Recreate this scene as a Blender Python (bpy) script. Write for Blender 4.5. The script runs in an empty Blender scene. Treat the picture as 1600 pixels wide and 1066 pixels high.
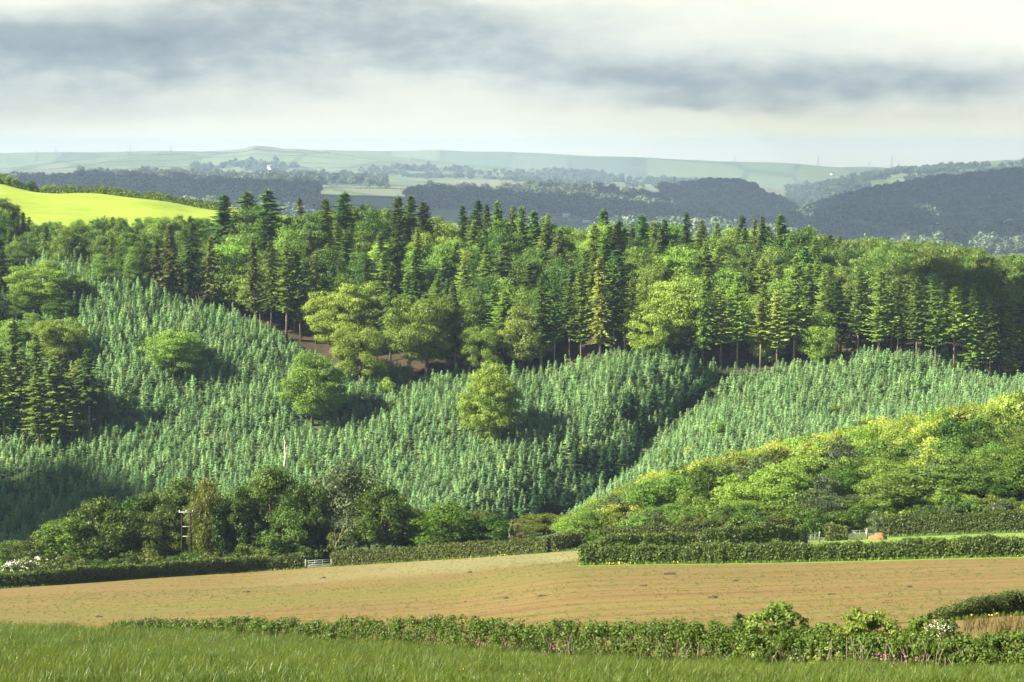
import bpy, math, random
import numpy as np
from mathutils import Vector

SEED = 7
rng = np.random.default_rng(SEED)
random.seed(SEED)
C = bpy.context.scene.collection
F = 2986.0                      # focal length in photo pixels (1600 wide)
TH = math.atan((533 - 240) / F) # downward tilt of the camera
CT, ST = math.cos(TH), math.sin(TH)
ZC = 100.0                      # camera height above datum

# ------------------------------------------------------------------ helpers
def tan_of(py):                 # slope z/Y seen at photo row py
    v = (533 - np.asarray(py, float)) / F
    return (v * CT - ST) / (CT + v * ST)
def a_of(px, py):
    v = (533 - np.asarray(py, float)) / F
    return ((np.asarray(px, float) - 800) / F) / (CT + v * ST)
def col_of(px, py):             # nominal terrain column seen at (px, py)
    return 800 + F * a_of(px, py)
def project(x, y, z):
    z = z - ZC
    d = y * CT - z * ST
    v = (y * ST + z * CT) / d
    return 800 + F * x / d, 533 - F * v

def tag(o, label=None, cat=None, group=None, kind=None):
    if label: o['label'] = label
    if cat: o['category'] = cat
    if group: o['group'] = group
    if kind: o['kind'] = kind
    return o
def link(o, parent=None):
    C.objects.link(o)
    if parent: o.parent = parent
    return o
def empty(name, loc):
    o = bpy.data.objects.new(name, None); o.empty_display_size = .5
    link(o); o.location = loc
    return o
def mesh_np(name, verts, faces_flat, counts, mats=(), mat_idx=None, smooth=False):
    me = bpy.data.meshes.new(name)
    verts = np.asarray(verts, np.float32).reshape(-1, 3)
    faces_flat = np.asarray(faces_flat, np.int32).ravel(); counts = np.asarray(counts, np.int32)
    me.vertices.add(len(verts)); me.vertices.foreach_set('co', verts.ravel())
    me.loops.add(len(faces_flat)); me.loops.foreach_set('vertex_index', faces_flat)
    me.polygons.add(len(counts))
    st = np.zeros(len(counts), np.int32); st[1:] = np.cumsum(counts)[:-1]
    me.polygons.foreach_set('loop_start', st); me.polygons.foreach_set('loop_total', counts)
    if mat_idx is not None: me.polygons.foreach_set('material_index', np.asarray(mat_idx, np.int32))
    if smooth: me.polygons.foreach_set('use_smooth', np.ones(len(counts), bool))
    for m in mats: me.materials.append(m)
    me.update(calc_edges=True)
    return me
class Geo:                      # collects quads/polys, builds one mesh
    def __init__(s): s.v = []; s.f = []; s.c = []; s.m = []; s.n = 0
    def quads(s, q, mi=0):      # q (N,4,3)
        q = np.asarray(q, float); n = len(q)
        if n == 0: return s
        s.v.append(q.reshape(-1, 3)); s.f.append(np.arange(n * 4) + s.n); s.c.append(np.full(n, 4)); s.m.append(np.full(n, mi)); s.n += n * 4
        return s
    def poly(s, verts, faces, mi=0):
        verts = np.asarray(verts, float); s.v.append(verts)
        for f in faces:
            s.f.append(np.asarray(f) + s.n)
        s.c.append(np.array([len(f) for f in faces])); s.m.append(np.full(len(faces), mi)); s.n += len(verts)
        return s
    def tube(s, pts, rad, sides=6, mi=0):
        pts = np.asarray(pts, float); rad = np.broadcast_to(rad, (len(pts),)); vs = []
        for i, p in enumerate(pts):
            d = pts[min(i + 1, len(pts) - 1)] - pts[max(i - 1, 0)]; d = d / (np.linalg.norm(d) + 1e-9)
            u = np.cross(d, [0.3, 0.9, 0.1] if abs(d[1]) < .9 else [1, 0, 0]); u /= np.linalg.norm(u); w = np.cross(d, u)
            for k in range(sides):
                t = 2 * math.pi * k / sides
                vs.append(p + rad[i] * (u * math.cos(t) + w * math.sin(t)))
        fs = []
        for i in range(len(pts) - 1):
            for k in range(sides):
                a = i * sides + k; b = i * sides + (k + 1) % sides
                fs.append([a, b, b + sides, a + sides])
        fs.append(list(range(sides))[::-1]); fs.append([(len(pts) - 1) * sides + k for k in range(sides)])
        return s.poly(vs, fs, mi)
    def box(s, c, size, mi=0, rz=0):
        x, y, z = np.array(size) / 2.
        v = np.array([[i * x, j * y, k * z] for i in (-1, 1) for j in (-1, 1) for k in (-1, 1)])
        r = np.array([[math.cos(rz), -math.sin(rz), 0], [math.sin(rz), math.cos(rz), 0], [0, 0, 1]])
        return s.poly(v @ r.T + np.array(c), [[0, 1, 3, 2], [4, 6, 7, 5], [0, 4, 5, 1], [2, 3, 7, 6], [0, 2, 6, 4], [1, 5, 7, 3]], mi)
    def mesh(s, name, mats, smooth=False):
        return mesh_np(name, np.concatenate(s.v), np.concatenate(s.f), np.concatenate(s.c), mats, np.concatenate(s.m), smooth)
    def build(s, name, mats, parent=None, smooth=False):
        return link(bpy.data.objects.new(name, s.mesh(name, mats, smooth)), parent)
def unit(v): return v / (np.linalg.norm(v, axis=-1, keepdims=True) + 1e-9)
def diamonds(pos, along, nrm, ln, wd):
    """leaf shaped faces: pos centre, along = long axis, nrm ~ normal"""
    along = unit(along); side = unit(np.cross(nrm, along))
    L = (along * np.reshape(ln, (-1, 1)) * .5); S = (side * np.reshape(wd, (-1, 1)) * .5)
    return np.stack([pos - L, pos + S - L * .1, pos + L, pos - S - L * .1], 1)

# ------------------------------------------------------------------ materials
def nt(m): m.use_nodes = True; n = m.node_tree; n.nodes.clear(); return n
def ramp(n, fac, stops, interp='LINEAR'):
    r = n.nodes.new('ShaderNodeValToRGB'); n.links.new(fac, r.inputs[0]); r.color_ramp.interpolation = interp
    e = r.color_ramp.elements
    while len(e) < len(stops): e.new(0.5)
    for el, (p, c) in zip(e, stops): el.position = p; el.color = (*c, 1)
    return r.outputs[0]
def noise(n, vec, scale, detail=4, rough=.6, out='Fac'):
    t = n.nodes.new('ShaderNodeTexNoise'); t.inputs['Scale'].default_value = scale; t.inputs['Detail'].default_value = detail
    t.inputs['Roughness'].default_value = rough
    if vec is not None: n.links.new(vec, t.inputs['Vector'])
    return t.outputs[out]
def coord(n, scale=(1, 1, 1), rot=(0, 0, 0), kind='Object'):
    t = n.nodes.new('ShaderNodeTexCoord'); m = n.nodes.new('ShaderNodeMapping')
    m.inputs['Scale'].default_value = scale; m.inputs['Rotation'].default_value = rot
    n.links.new(t.outputs[kind], m.inputs['Vector']); return m.outputs[0]
def mixc(n, fac, a, b, mode='MIX'):
    m = n.nodes.new('ShaderNodeMix'); m.data_type = 'RGBA'; m.blend_type = mode
    for k, v in ((0, fac), (6, a), (7, b)):
        if hasattr(v, 'is_linked') or isinstance(v, bpy.types.NodeSocket): n.links.new(v, m.inputs[k])
        elif k == 0: m.inputs[0].default_value = v
        else: m.inputs[k].default_value = (*v, 1)
    return m.outputs[2]
def math_(n, op, a, b=0.0, c=None):
    m = n.nodes.new('ShaderNodeMath'); m.operation = op
    for k, v in enumerate((a, b, c)):
        if v is None: continue
        if isinstance(v, bpy.types.NodeSocket): n.links.new(v, m.inputs[k])
        else: m.inputs[k].default_value = v
    return m.outputs[0]
def surface(n, col, rough=.8, bump=None, spec=.2):
    b = n.nodes.new('ShaderNodeBsdfPrincipled'); o = n.nodes.new('ShaderNodeOutputMaterial')
    if isinstance(col, bpy.types.NodeSocket): n.links.new(col, b.inputs['Base Color'])
    else: b.inputs['Base Color'].default_value = (*col, 1)
    b.inputs['Roughness'].default_value = rough; b.inputs['Specular IOR Level'].default_value = spec
    if bump:
        h, s, d = bump
        bn = n.nodes.new('ShaderNodeBump'); bn.inputs['Strength'].default_value = s; bn.inputs['Distance'].default_value = d
        n.links.new(h, bn.inputs['Height']); n.links.new(bn.outputs[0], b.inputs['Normal'])
    n.links.new(b.outputs[0], o.inputs[0]); return b
def plain(name, col, rough=.8, var=.25, scale=3., spec=.2):
    m = bpy.data.materials.new(name); n = nt(m)
    f = noise(n, coord(n), scale)
    surface(n, ramp(n, f, [(.3, tuple(c * (1 - var) for c in col)), (.7, tuple(min(1, c * (1 + var)) for c in col))]), rough, spec=spec)
    return m
def leafmat(name, dark, light, trans=.35, tint=(1, 1, .5), scale=.35, spec=.25, rough=.5, tipcol=None):
    """foliage: colour differs from plant to plant (Object random) and from spray to spray"""
    m = bpy.data.materials.new(name); n = nt(m)
    oi = n.nodes.new('ShaderNodeObjectInfo')
    f1 = noise(n, coord(n), scale, 3, .6); f2 = noise(n, coord(n), scale * 9, 2, .5)
    f = math_(n, 'ADD', math_(n, 'MULTIPLY', f1, .55), math_(n, 'MULTIPLY', f2, .45))
    f = math_(n, 'ADD', math_(n, 'MULTIPLY', math_(n, 'SUBTRACT', f, .5), 1.7), math_(n, 'ADD', math_(n, 'MULTIPLY', math_(n, 'SUBTRACT', oi.outputs['Random'], .5), .55), .5))
    mid = tuple((a + b) / 2 for a, b in zip(dark, light))
    col = ramp(n, f, [(0, dark), (.5, mid), (1, light)])
    hs = n.nodes.new('ShaderNodeHueSaturation'); n.links.new(col, hs.inputs['Color'])
    r2 = math_(n, 'FRACT', math_(n, 'MULTIPLY', oi.outputs['Random'], 17.31))
    n.links.new(math_(n, 'ADD', math_(n, 'MULTIPLY', r2, .035), .4825), hs.inputs['Hue'])
    n.links.new(math_(n, 'ADD', math_(n, 'MULTIPLY', math_(n, 'FRACT', math_(n, 'MULTIPLY', oi.outputs['Random'], 91.7)), .4), .8), hs.inputs['Value'])
    col = hs.outputs[0]
    b = n.nodes.new('ShaderNodeBsdfPrincipled'); b.inputs['Roughness'].default_value = rough; b.inputs['Specular IOR Level'].default_value = spec
    n.links.new(col, b.inputs['Base Color'])
    t = n.nodes.new('ShaderNodeBsdfTranslucent'); n.links.new(mixc(n, 1., col, tint, 'MULTIPLY'), t.inputs['Color'])
    mx = n.nodes.new('ShaderNodeMixShader'); mx.inputs[0].default_value = trans
    n.links.new(b.outputs[0], mx.inputs[1]); n.links.new(t.outputs[0], mx.inputs[2])
    o = n.nodes.new('ShaderNodeOutputMaterial'); n.links.new(mx.outputs[0], o.inputs[0])
    return m
TW = (1.5, 1.5, .6)
M = {}
M['young'] = leafmat('young spruce needles', (.125, .25, .11), (.43, .60, .30), .38, (1.2, 1.25, .8), .8)
M['spruce'] = leafmat('spruce needles', (0.028, 0.068, 0.015), (0.16, 0.232, 0.045), .25, TW, .5)
M['fir'] = leafmat('fir needles', (0.036, 0.092, 0.0225), (0.152, 0.272, 0.0562), .26, TW, .5)
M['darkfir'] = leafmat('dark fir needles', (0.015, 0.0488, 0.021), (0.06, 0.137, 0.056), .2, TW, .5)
M['larch'] = leafmat('larch needles', (0.085, 0.162, 0.032), (0.281, 0.391, 0.08), .32, TW, .5)
M['yellowpine'] = leafmat('yellowish pine needles', (.12, .17, .035), (.34, .40, .10), .3, TW, .5)  # yellowish foliage of some front row conifers
M['brown'] = leafmat('brown dying needles', (.05, .075, .022), (.20, .23, .06), .15, TW, .5)
M['beech'] = leafmat('olive beech leaves', (.060, .110, .013), (.245, .345, .050), .38, TW, .3)
M['broad'] = leafmat('fresh broadleaf leaves', (0.04, 0.096, 0.014), (0.176, 0.276, 0.042), .35, TW, .3)
M['broadlight'] = leafmat('light green leaves', (0.08, 0.156, 0.0245), (0.256, 0.369, 0.0595), .38, TW, .3)
M['dull'] = leafmat('dull beech leaves', (0.051, 0.0935, 0.0176), (0.162, 0.23, 0.04), .3, TW, .3)
M['hillwood'] = leafmat('yellow green windblown leaves', (0.111, 0.17, 0.021), (0.391, 0.459, 0.084), .45, TW, .25, spec=.4)
M['oak'] = leafmat('deep green oak leaves', (.020, .050, .005), (.085, .155, .013), .33, TW, .35)
M['oakolive'] = leafmat('olive oak leaves', (0.0375, 0.0638, 0.0084), (0.128, 0.161, 0.021), .33, TW, .35)
M['hedgecore'] = plain('dark hedge twigs', (.022, .028, .010), .95, .3, 3)  # dark green-brown core, keeps the hedges from being see-through
M['rust'] = leafmat('russet young leaves', (0.063, 0.0525, 0.0175), (0.147, 0.112, 0.042), .3, TW, .35)
M['greywillow'] = leafmat('grey green willow leaves', (0.0375, 0.0638, 0.0263), (0.105, 0.143, 0.0562), .3, TW, .35)
M['hedge'] = leafmat('clipped hedge leaves', (.030, .052, .010), (.125, .165, .030), .25, TW, .6)
M['hedgewild'] = leafmat('wild hedge leaves', (0.0228, 0.0525, 0.0072), (0.124, 0.189, 0.021), .33, TW, 1.1)
M['elder'] = leafmat('bright elder leaves', (.045, .095, .014), (.175, .25, .04), .38, TW, 1.2)
M['grass'] = leafmat('meadow grass blades', (.026, .058, .007), (.095, .15, .018), .3, TW, .5, rough=.4)
M['grassy'] = leafmat('seeding grass blades', (.040, .066, .008), (.140, .178, .028), .3, TW, .5, rough=.4)
M['herb'] = leafmat('verge herbs', (0.036, 0.078, 0.009), (0.108, 0.169, 0.024), .3, TW, .5)
M['blossom'] = plain('hawthorn blossom', (.72, .70, .60), .7, .15, 5)
M['yellowflower'] = plain('buttercup yellow', (.75, .58, .03), .6, .15, 5)
M['pink'] = plain('foxglove pink', (.50, .12, .30), .6, .2, 5)
M['deadstem'] = plain('dry grey stems', (.20, .165, .11), .9, .35, 4)
M['bark'] = plain('brown bark', (.10, .075, .052), .95, .4, 2)
M['palebark'] = plain('pale pine bark', (.17, .14, .105), .95, .4, 2)
M['deadwood'] = plain('bleached dead wood', (.50, .46, .38), .9, .3, 3)
M['twig'] = plain('grey green twigs', (.20, .19, .10), .9, .35, 3)
M['steel'] = plain('galvanised steel', (.30, .32, .32), .45, .15, 6, .5)
M['oldwood'] = plain('weathered post wood', (.22, .20, .17), .9, .3, 6)
M['polewood'] = plain('tarred pole wood', (.018, .012, .010), .85, .3, 3)
M['pylon'] = plain('pylon steel grey', (.20, .21, .22), .6, .1, .5)
M['white'] = plain('white render', (.80, .79, .76), .8, .05, 1)
M['stone'] = plain('grey stone wall', (.36, .33, .29), .9, .2, 1)
M['slate'] = plain('slate roof', (.13, .135, .15), .7, .2, 1)
M['glass'] = plain('dark window glass', (.03, .035, .04), .2, .1, 1, .6)
M['soilheap'] = plain('dug red soil', (.21, .115, .055), .95, .3, 1.5)
M['clod'] = plain('dark clod', (.05, .04, .03), .95, .3, 5)

def ground_material(name, fn):
    m = bpy.data.materials.new(name); n = nt(m); fn(n); return m
def g_meadow(n):
    f = noise(n, coord(n), .35, 6, .65); g = noise(n, coord(n, (3, 1, 1)), 3., 5, .7)
    surface(n, ramp(n, math_(n, 'ADD', math_(n, 'MULTIPLY', f, .5), math_(n, 'MULTIPLY', g, .5)), [(.3, (.03, .05, .008)), (.7, (.08, .11, .018))]), .9, (g, .8, .1))
def g_brown(n):
    RZ = math.radians(-7)
    fine = noise(n, coord(n, (.35, 5.0, 1), (0, 0, RZ)), 1.0, 4, .65)
    rows = noise(n, coord(n, (.012, .55, 1), (0, 0, RZ)), 1.0, 3, .6)
    patch = noise(n, coord(n, (.012, .03, 1), (0, 0, RZ)), 1.0, 4, .6)
    grit = noise(n, coord(n), 5., 4, .8)
    soil = ramp(n, grit, [(.25, (.095, .062, .021)), (.5, (.175, .122, .042)), (.75, (.26, .195, .078))])
    red = mixc(n, ramp(n, rows, [(.45, (0, 0, 0)), (.68, (.8, .8, .8))]), soil, (.14, .083, .032))
    sprout = (.085, .12, .016)
    w = n.nodes.new('ShaderNodeTexWave'); w.wave_type = 'BANDS'; w.bands_direction = 'Y'; w.inputs['Scale'].default_value = .42
    w.inputs['Distortion'].default_value = .6; w.inputs['Detail'].default_value = 2
    n.links.new(coord(n, (1, 1, 1), (0, 0, RZ)), w.inputs['Vector'])
    k = math_(n, 'MULTIPLY', math_(n, 'MULTIPLY', fine, w.outputs['Fac']), math_(n, 'MULTIPLY', patch, 1.6))
    g = ramp(n, math_(n, 'ADD', k, math_(n, 'MULTIPLY', math_(n, 'SUBTRACT', rows, .5), -.5)), [(.19, (0, 0, 0)), (.40, (1, 1, 1))])
    # greener headland and pale dry top of the field, by distance down the slope
    sx = n.nodes.new('ShaderNodeSeparateXYZ'); n.links.new(coord(n), sx.inputs[0])
    col = mixc(n, math_(n, 'MULTIPLY', g, .75), red, sprout)
    w2 = n.nodes.new('ShaderNodeTexWave'); w2.wave_type = 'BANDS'; w2.bands_direction = 'Y'; w2.inputs['Scale'].default_value = .055; w2.inputs['Distortion'].default_value = .8; w2.inputs['Detail'].default_value = 3; w2.inputs['Detail Scale'].default_value = .6
    n.links.new(coord(n, (1, 1, 1), (0, 0, RZ)), w2.inputs['Vector'])
    col = mixc(n, math_(n, 'MULTIPLY', ramp(n, w2.outputs['Fac'], [(.80, (0, 0, 0)), (.97, (1, 1, 1))]), .28), col, (.07, .032, .014))
    col = mixc(n, math_(n, 'MULTIPLY', ramp(n, math_(n, 'MULTIPLY', math_(n, 'ADD', w.outputs['Fac'], rows), .5), [(.52, (0, 0, 0)), (.75, (1, 1, 1))]), .45), col, (.075, .036, .016))
    yy = math_(n, 'ADD', math_(n, 'MULTIPLY', sx.outputs['X'], -.42), sx.outputs['Y'])
    yy = math_(n, 'ADD', yy, math_(n, 'MULTIPLY', math_(n, 'SUBTRACT', patch, .5), 45))
    b1 = ramp(n, math_(n, 'DIVIDE', yy, 400.), [(.40, (0, 0, 0)), (.47, (.55, .55, .55)), (.52, (0, 0, 0))])
    col = mixc(n, b1, col, (.10, .11, .022))
    e2 = math_(n, 'ADD', math_(n, 'MULTIPLY', sx.outputs['X'], .35), math_(n, 'ADD', sx.outputs['Y'], math_(n, 'MULTIPLY', math_(n, 'SUBTRACT', patch, .5), 30)))
    b2 = ramp(n, math_(n, 'DIVIDE', e2, 400.), [(.53, (0, 0, 0)), (.60, (.9, .9, .9))])
    b2 = mixc(n, 1., b2, ramp(n, math_(n, 'DIVIDE', math_(n, 'ADD', sx.outputs['X'], 60.), 100.), [(.20, (0, 0, 0)), (.50, (1, 1, 1))]), 'MULTIPLY')
    col = mixc(n, b2, col, mixc(n, grit, (.13, .12, .05), (.21, .20, .09)))
    surface(n, col, .95, (grit, .6, .12))
def g_slope(n):
    f = noise(n, coord(n), .12, 6, .7); surface(n, ramp(n, f, [(.3, (.035, .055, .02)), (.6, (.06, .09, .03)), (.80, (.11, .085, .04))]), .95, (f, .5, .3))
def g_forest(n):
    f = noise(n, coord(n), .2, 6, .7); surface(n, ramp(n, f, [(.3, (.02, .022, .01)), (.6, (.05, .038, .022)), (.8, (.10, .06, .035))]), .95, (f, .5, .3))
def g_verge(n):
    f = noise(n, coord(n), .5, 6, .7); surface(n, ramp(n, f, [(.3, (.08, .14, .02)), (.7, (.20, .27, .045))]), .9, (f, .5, .1))
def g_bright(n):  # yellow-green field colour, streaked and finely mottled
    f = noise(n, coord(n, (.02, .12, 1), (0, 0, math.radians(12))), 1., 5, .6); g = noise(n, coord(n), .8, 4, .7)
    surface(n, ramp(n, math_(n, 'ADD', math_(n, 'MULTIPLY', f, .7), math_(n, 'MULTIPLY', g, .3)), [(.32, (.155, .22, .018)), (.68, (.225, .295, .036))]), .9, (g, .4, .2))
def g_far(n):
    v = n.nodes.new('ShaderNodeTexVoronoi'); v.inputs['Scale'].default_value = 1.0; v.inputs['Randomness'].default_value = .75
    n.links.new(coord(n, (.0024, .0011, 0), (0, 0, math.radians(14))), v.inputs['Vector'])
    f = noise(n, coord(n), .006, 5, .65); g = noise(n, coord(n), .05, 4, .7)
    s = n.nodes.new('ShaderNodeSeparateColor'); n.links.new(v.outputs['Color'], s.inputs[0])
    field = ramp(n, s.outputs[0], [(0, (.05, .08, .035)), (.3, (.09, .13, .05)), (.55, (.14, .19, .075)), (.8, (.10, .13, .06)), (1., (.17, .15, .11))])
    ve = n.nodes.new('ShaderNodeTexVoronoi'); ve.feature = 'DISTANCE_TO_EDGE'; ve.inputs['Scale'].default_value = 1.0; ve.inputs['Randomness'].default_value = .75
    n.links.new(coord(n, (.0024, .0011, 0), (0, 0, math.radians(14))), ve.inputs['Vector'])
    field = mixc(n, ramp(n, math_(n, 'ADD', ve.outputs['Distance'], math_(n, 'MULTIPLY', math_(n, 'SUBTRACT', g, .5), .04)), [(.02, (1, 1, 1)), (.05, (0, 0, 0))]), field, (.03, .05, .02))
    col = mixc(n, math_(n, 'MULTIPLY', ramp(n, f, [(.45, (0, 0, 0)), (.62, (1, 1, 1))]), .6), field, (.09, .12, .05))
    col = mixc(n, .3, col, ramp(n, g, [(.3, (.05, .08, .03)), (.7, (.16, .21, .09))]))
    surface(n, col, .95)
M['g_meadow'] = ground_material('meadow turf', g_meadow); M['g_brown'] = ground_material('drilled soil', g_brown)
M['g_slope'] = ground_material('rough clearing ground', g_slope); M['g_forest'] = ground_material('needle litter', g_forest)
M['g_verge'] = ground_material('green verge', g_verge); M['g_bright'] = ground_material('yellow green pasture', g_bright)
M['g_far'] = ground_material('distant fields', g_far)

# ------------------------------------------------------------------ terrain
# feature lines across the land: (column, distance, photo row or height) from near to far
ST_ = [
 ('z', [(-600, -80, 6), (2200, -80, 6)]),
 ('z', [(-600, 0, -1.75), (2200, 0, -1.75)]),
 ('p', [(-600, 45, 1072), (2200, 45, 1072)]),
 ('p', [(-600, 150, 975), (0, 140, 984), (200, 135, 989), (400, 125, 999), (800, 105, 1022), (1200, 88, 1040), (1600, 78, 1052), (2200, 68, 1065)]),
 ('p', [(-600, 156, 973), (0, 146, 981), (400, 131, 993), (800, 111, 1011), (1200, 94, 1028), (1600, 84, 1038), (2200, 74, 1045)]),
 ('p', [(-600, 190, 960), (0, 190, 947), (400, 190, 930), (700, 190, 912), (905, 190, 885), (1200, 190, 881), (1600, 190, 872), (2200, 190, 866)]),
 ('p', [(-600, 250, 945), (0, 260, 919), (200, 272, 905), (470, 285, 888), (700, 276, 874), (905, 266, 861), (1100, 262, 852), (1300, 266, 844), (1600, 262, 833), (2200, 258, 822)]),
 ('z', [(-600, 275, -66), (0, 286, -64), (470, 311, -65.5), (700, 302, -63), (905, 292, -58), (1200, 288, -53.5), (1600, 287, -51), (2200, 285, -49)]),
 ('z', [(-600, 330, -78), (0, 330, -77), (600, 335, -75), (870, 335, -71), (1000, 335, -64), (1100, 340, -61.5), (1200, 342, -59.5), (1300, 345, -57.5), (1400, 347, -55.5), (1500, 350, -54), (1600, 352, -52), (2200, 355, -46)]),
 ('z', [(-600, 382, -87), (0, 382, -86), (600, 382, -81), (880, 382, -77.5), (1000, 385, -74), (1200, 388, -68), (1400, 390, -62), (1600, 392, -58), (2200, 395, -52)]),
 ('z', [(-600, 400, -88), (0, 400, -86), (400, 400, -82), (700, 400, -79), (880, 402, -76), (1000, 410, -71.5), (1100, 415, -68), (1200, 420, -65), (1400, 430, -59.5), (1600, 440, -57), (2200, 450, -54)]),
 ('p', [(-600, 660, 410), (0, 650, 430), (130, 640, 428), (300, 610, 482), (450, 580, 540), (520, 560, 577), (700, 550, 592), (850, 545, 592), (950, 540, 568), (1050, 540, 562), (1200, 540, 582), (1300, 540, 574), (1450, 535, 568), (1600, 530, 604), (2200, 530, 640)]),
 ('p', [(-600, 700, 380), (0, 700, 388), (200, 700, 388), (340, 700, 392), (400, 700, 396), (600, 700, 404), (850, 700, 424), (1100, 700, 432), (1300, 700, 446), (1600, 690, 474), (2200, 690, 500)]),
 ('p', [(-600, 770, 340), (0, 765, 350), (200, 765, 362), (340, 765, 372), (450, 760, 392), (700, 760, 412), (1100, 760, 430), (1600, 750, 465), (2200, 750, 500)]),
 ('p', [(-600, 890, 272), (0, 880, 290), (100, 878, 300), (200, 870, 309), (340, 855, 323), (480, 850, 352), (700, 840, 410), (1100, 840, 450), (2200, 840, 500)]),
 ('z', [(-600, 950, -14), (0, 930, -14), (200, 920, -20), (340, 900, -26), (500, 900, -42), (800, 900, -66), (2200, 900, -78)]),
 ('z', [(-600, 1200, -60), (0, 1180, -62), (800, 1150, -80), (2200, 1150, -90)]),
 ('p', [(-600, 1500, 335), (0, 1500, 328), (400, 1500, 345), (700, 1500, 345), (900, 1500, 366), (1100, 1500, 374), (1300, 1500, 384), (1600, 1500, 392), (2200, 1500, 395)]),
 ('p', [(-600, 2100, 305), (0, 2100, 300), (400, 2100, 310), (700, 2100, 320), (900, 2100, 342), (1100, 2100, 352), (1300, 2100, 360), (1600, 2100, 364), (2200, 2100, 370)]),
 ('p', [(-600, 2700, 290), (0, 2700, 285), (400, 2700, 292), (700, 2700, 304), (860, 2700, 303), (1000, 2700, 312), (1100, 2700, 340), (1200, 2700, 352), (1300, 2700, 344), (1450, 2700, 330), (1600, 2700, 322), (2200, 2700, 310)]),
 ('p', [(-600, 3500, 275), (0, 3500, 274), (400, 3500, 276), (700, 3500, 290), (900, 3500, 294), (1050, 3500, 297), (1130, 3500, 289), (1190, 3500, 302), (1250, 3500, 335), (1330, 3500, 312), (1450, 3500, 288), (1600, 3500, 270), (2200, 3500, 250)]),
 ('z', [(-600, 4200, -56), (400, 4200, -50), (900, 4200, -68), (1130, 4200, -95), (1250, 4200, -125), (1600, 4200, -56), (2200, 4200, -40)]),
 ('p', [(-600, 6200, 290), (0, 6200, 266), (100, 6200, 254), (200, 6200, 242), (380, 6200, 233), (400, 6200, 228), (430, 6200, 229), (445, 6200, 231), (470, 6200, 230), (500, 6200, 233), (600, 6200, 243), (800, 6200, 264), (900, 6200, 272), (1100, 6200, 288), (1250, 6200, 298), (1330, 6200, 278), (1400, 6200, 267), (1600, 6200, 252), (2200, 6200, 235)]),
 ('z', [(-600, 7600, -120), (400, 7600, -70), (1000, 7600, -130), (1600, 7600, -130), (2200, 7600, -120)]),
 ('p', [(-600, 12500, 242), (0, 12500, 240), (200, 12500, 236), (400, 12500, 238), (600, 12500, 234), (750, 12500, 236), (900, 12500, 241), (1000, 12500, 246), (1200, 12500, 257), (1400, 12500, 264), (1600, 12500, 268), (2200, 12500, 268)]),
 ('z', [(-600, 21400, -150), (2200, 21400, -150)]),
]
def _near(k, Y):
    if k == 11: return 400 + (Y - 400) * .55
    if 12 <= k <= 15: return 537 + (Y - 650) * (.88 if k < 15 else .9)
    if 17 <= k <= 21: return Y * FAR
    if k == 22: return Y * 1.7
    if k == 23: return Y * 1.55
    return Y
FAR = 2.0
for k_, (mode_, pts_) in enumerate(ST_):
    ST_[k_] = (mode_, [(c_, _near(k_, Y_), (v_ * FAR if (mode_ == 'z' and k_ >= 21) else v_)) for c_, Y_, v_ in pts_])
NS = len(ST_)
COLS = np.concatenate([np.arange(-600, -150, 30), np.arange(-150, 1751, 5), np.arange(1780, 2201, 30)]).astype(float)
SUB = [4, 10, 24, 3, 14, 14, 5, 10, 6, 3, 44, 26, 10, 14, 6, 8, 10, 14, 14, 16, 12, 16, 10, 12, 8]
def smooth_interp(x, xs, ys):
    i = np.clip(np.searchsorted(xs, x) - 1, 0, len(xs) - 2); t = (x - xs[i]) / (xs[i + 1] - xs[i]); 
    return pchip(np.array(xs, float), np.array(ys, float), x)
def pchip(X, Yv, q):
    h = np.diff(X); d = np.diff(Yv) / h
    m = np.zeros(len(X)); m[0] = d[0]; m[-1] = d[-1]
    for k in range(1, len(X) - 1):
        if d[k - 1] * d[k] > 0:
            w1 = 2 * h[k] + h[k - 1]; w2 = h[k] + 2 * h[k - 1]; m[k] = (w1 + w2) / (w1 / d[k - 1] + w2 / d[k])
    i = np.clip(np.searchsorted(X, q, 'right') - 1, 0, len(X) - 2); t = (q - X[i]) / h[i]
    return ((1 + 2 * t) * (1 - t) ** 2 * Yv[i] + t * (1 - t) ** 2 * h[i] * m[i] + t * t * (3 - 2 * t) * Yv[i + 1] + t * t * (t - 1) * h[i] * m[i + 1])
Yc = np.zeros((len(COLS), NS)); Zc = np.zeros_like(Yc)
for k, (mode, pts) in enumerate(ST_):
    p = np.array(pts, float)
    Yc[:, k] = pchip(p[:, 0], p[:, 1], COLS) if len(p) > 2 else np.interp(COLS, p[:, 0], p[:, 1])
    v = pchip(p[:, 0], p[:, 2], COLS) if len(p) > 2 else np.interp(COLS, p[:, 0], p[:, 2])
    Zc[:, k] = v if mode == 'z' else Yc[:, k] * tan_of(v)
_ph = rng.uniform(0, 6.28, 40); _an = rng.uniform(0, 3.14, 40)
def undul(x, y, amp, wl, seed=0):
    r = 0
    for k in range(5):
        a = _an[(seed * 5 + k) % 40]; w = wl * (.6 + .35 * k)
        r = r + np.sin((x * math.cos(a) + y * math.sin(a)) * 6.283 / w + _ph[(seed * 5 + k) % 40])
    return r * amp / 2.2
GUL = [(835, 815, 398), (890, 770, 413), (955, 718, 426), (1050, 655, 444), (1120, 612, 460), (1175, 588, 472)]
GP = np.array([[float(a_of(px, py)) * Y - 6, Y + 3] for px, py, Y in GUL])
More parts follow.
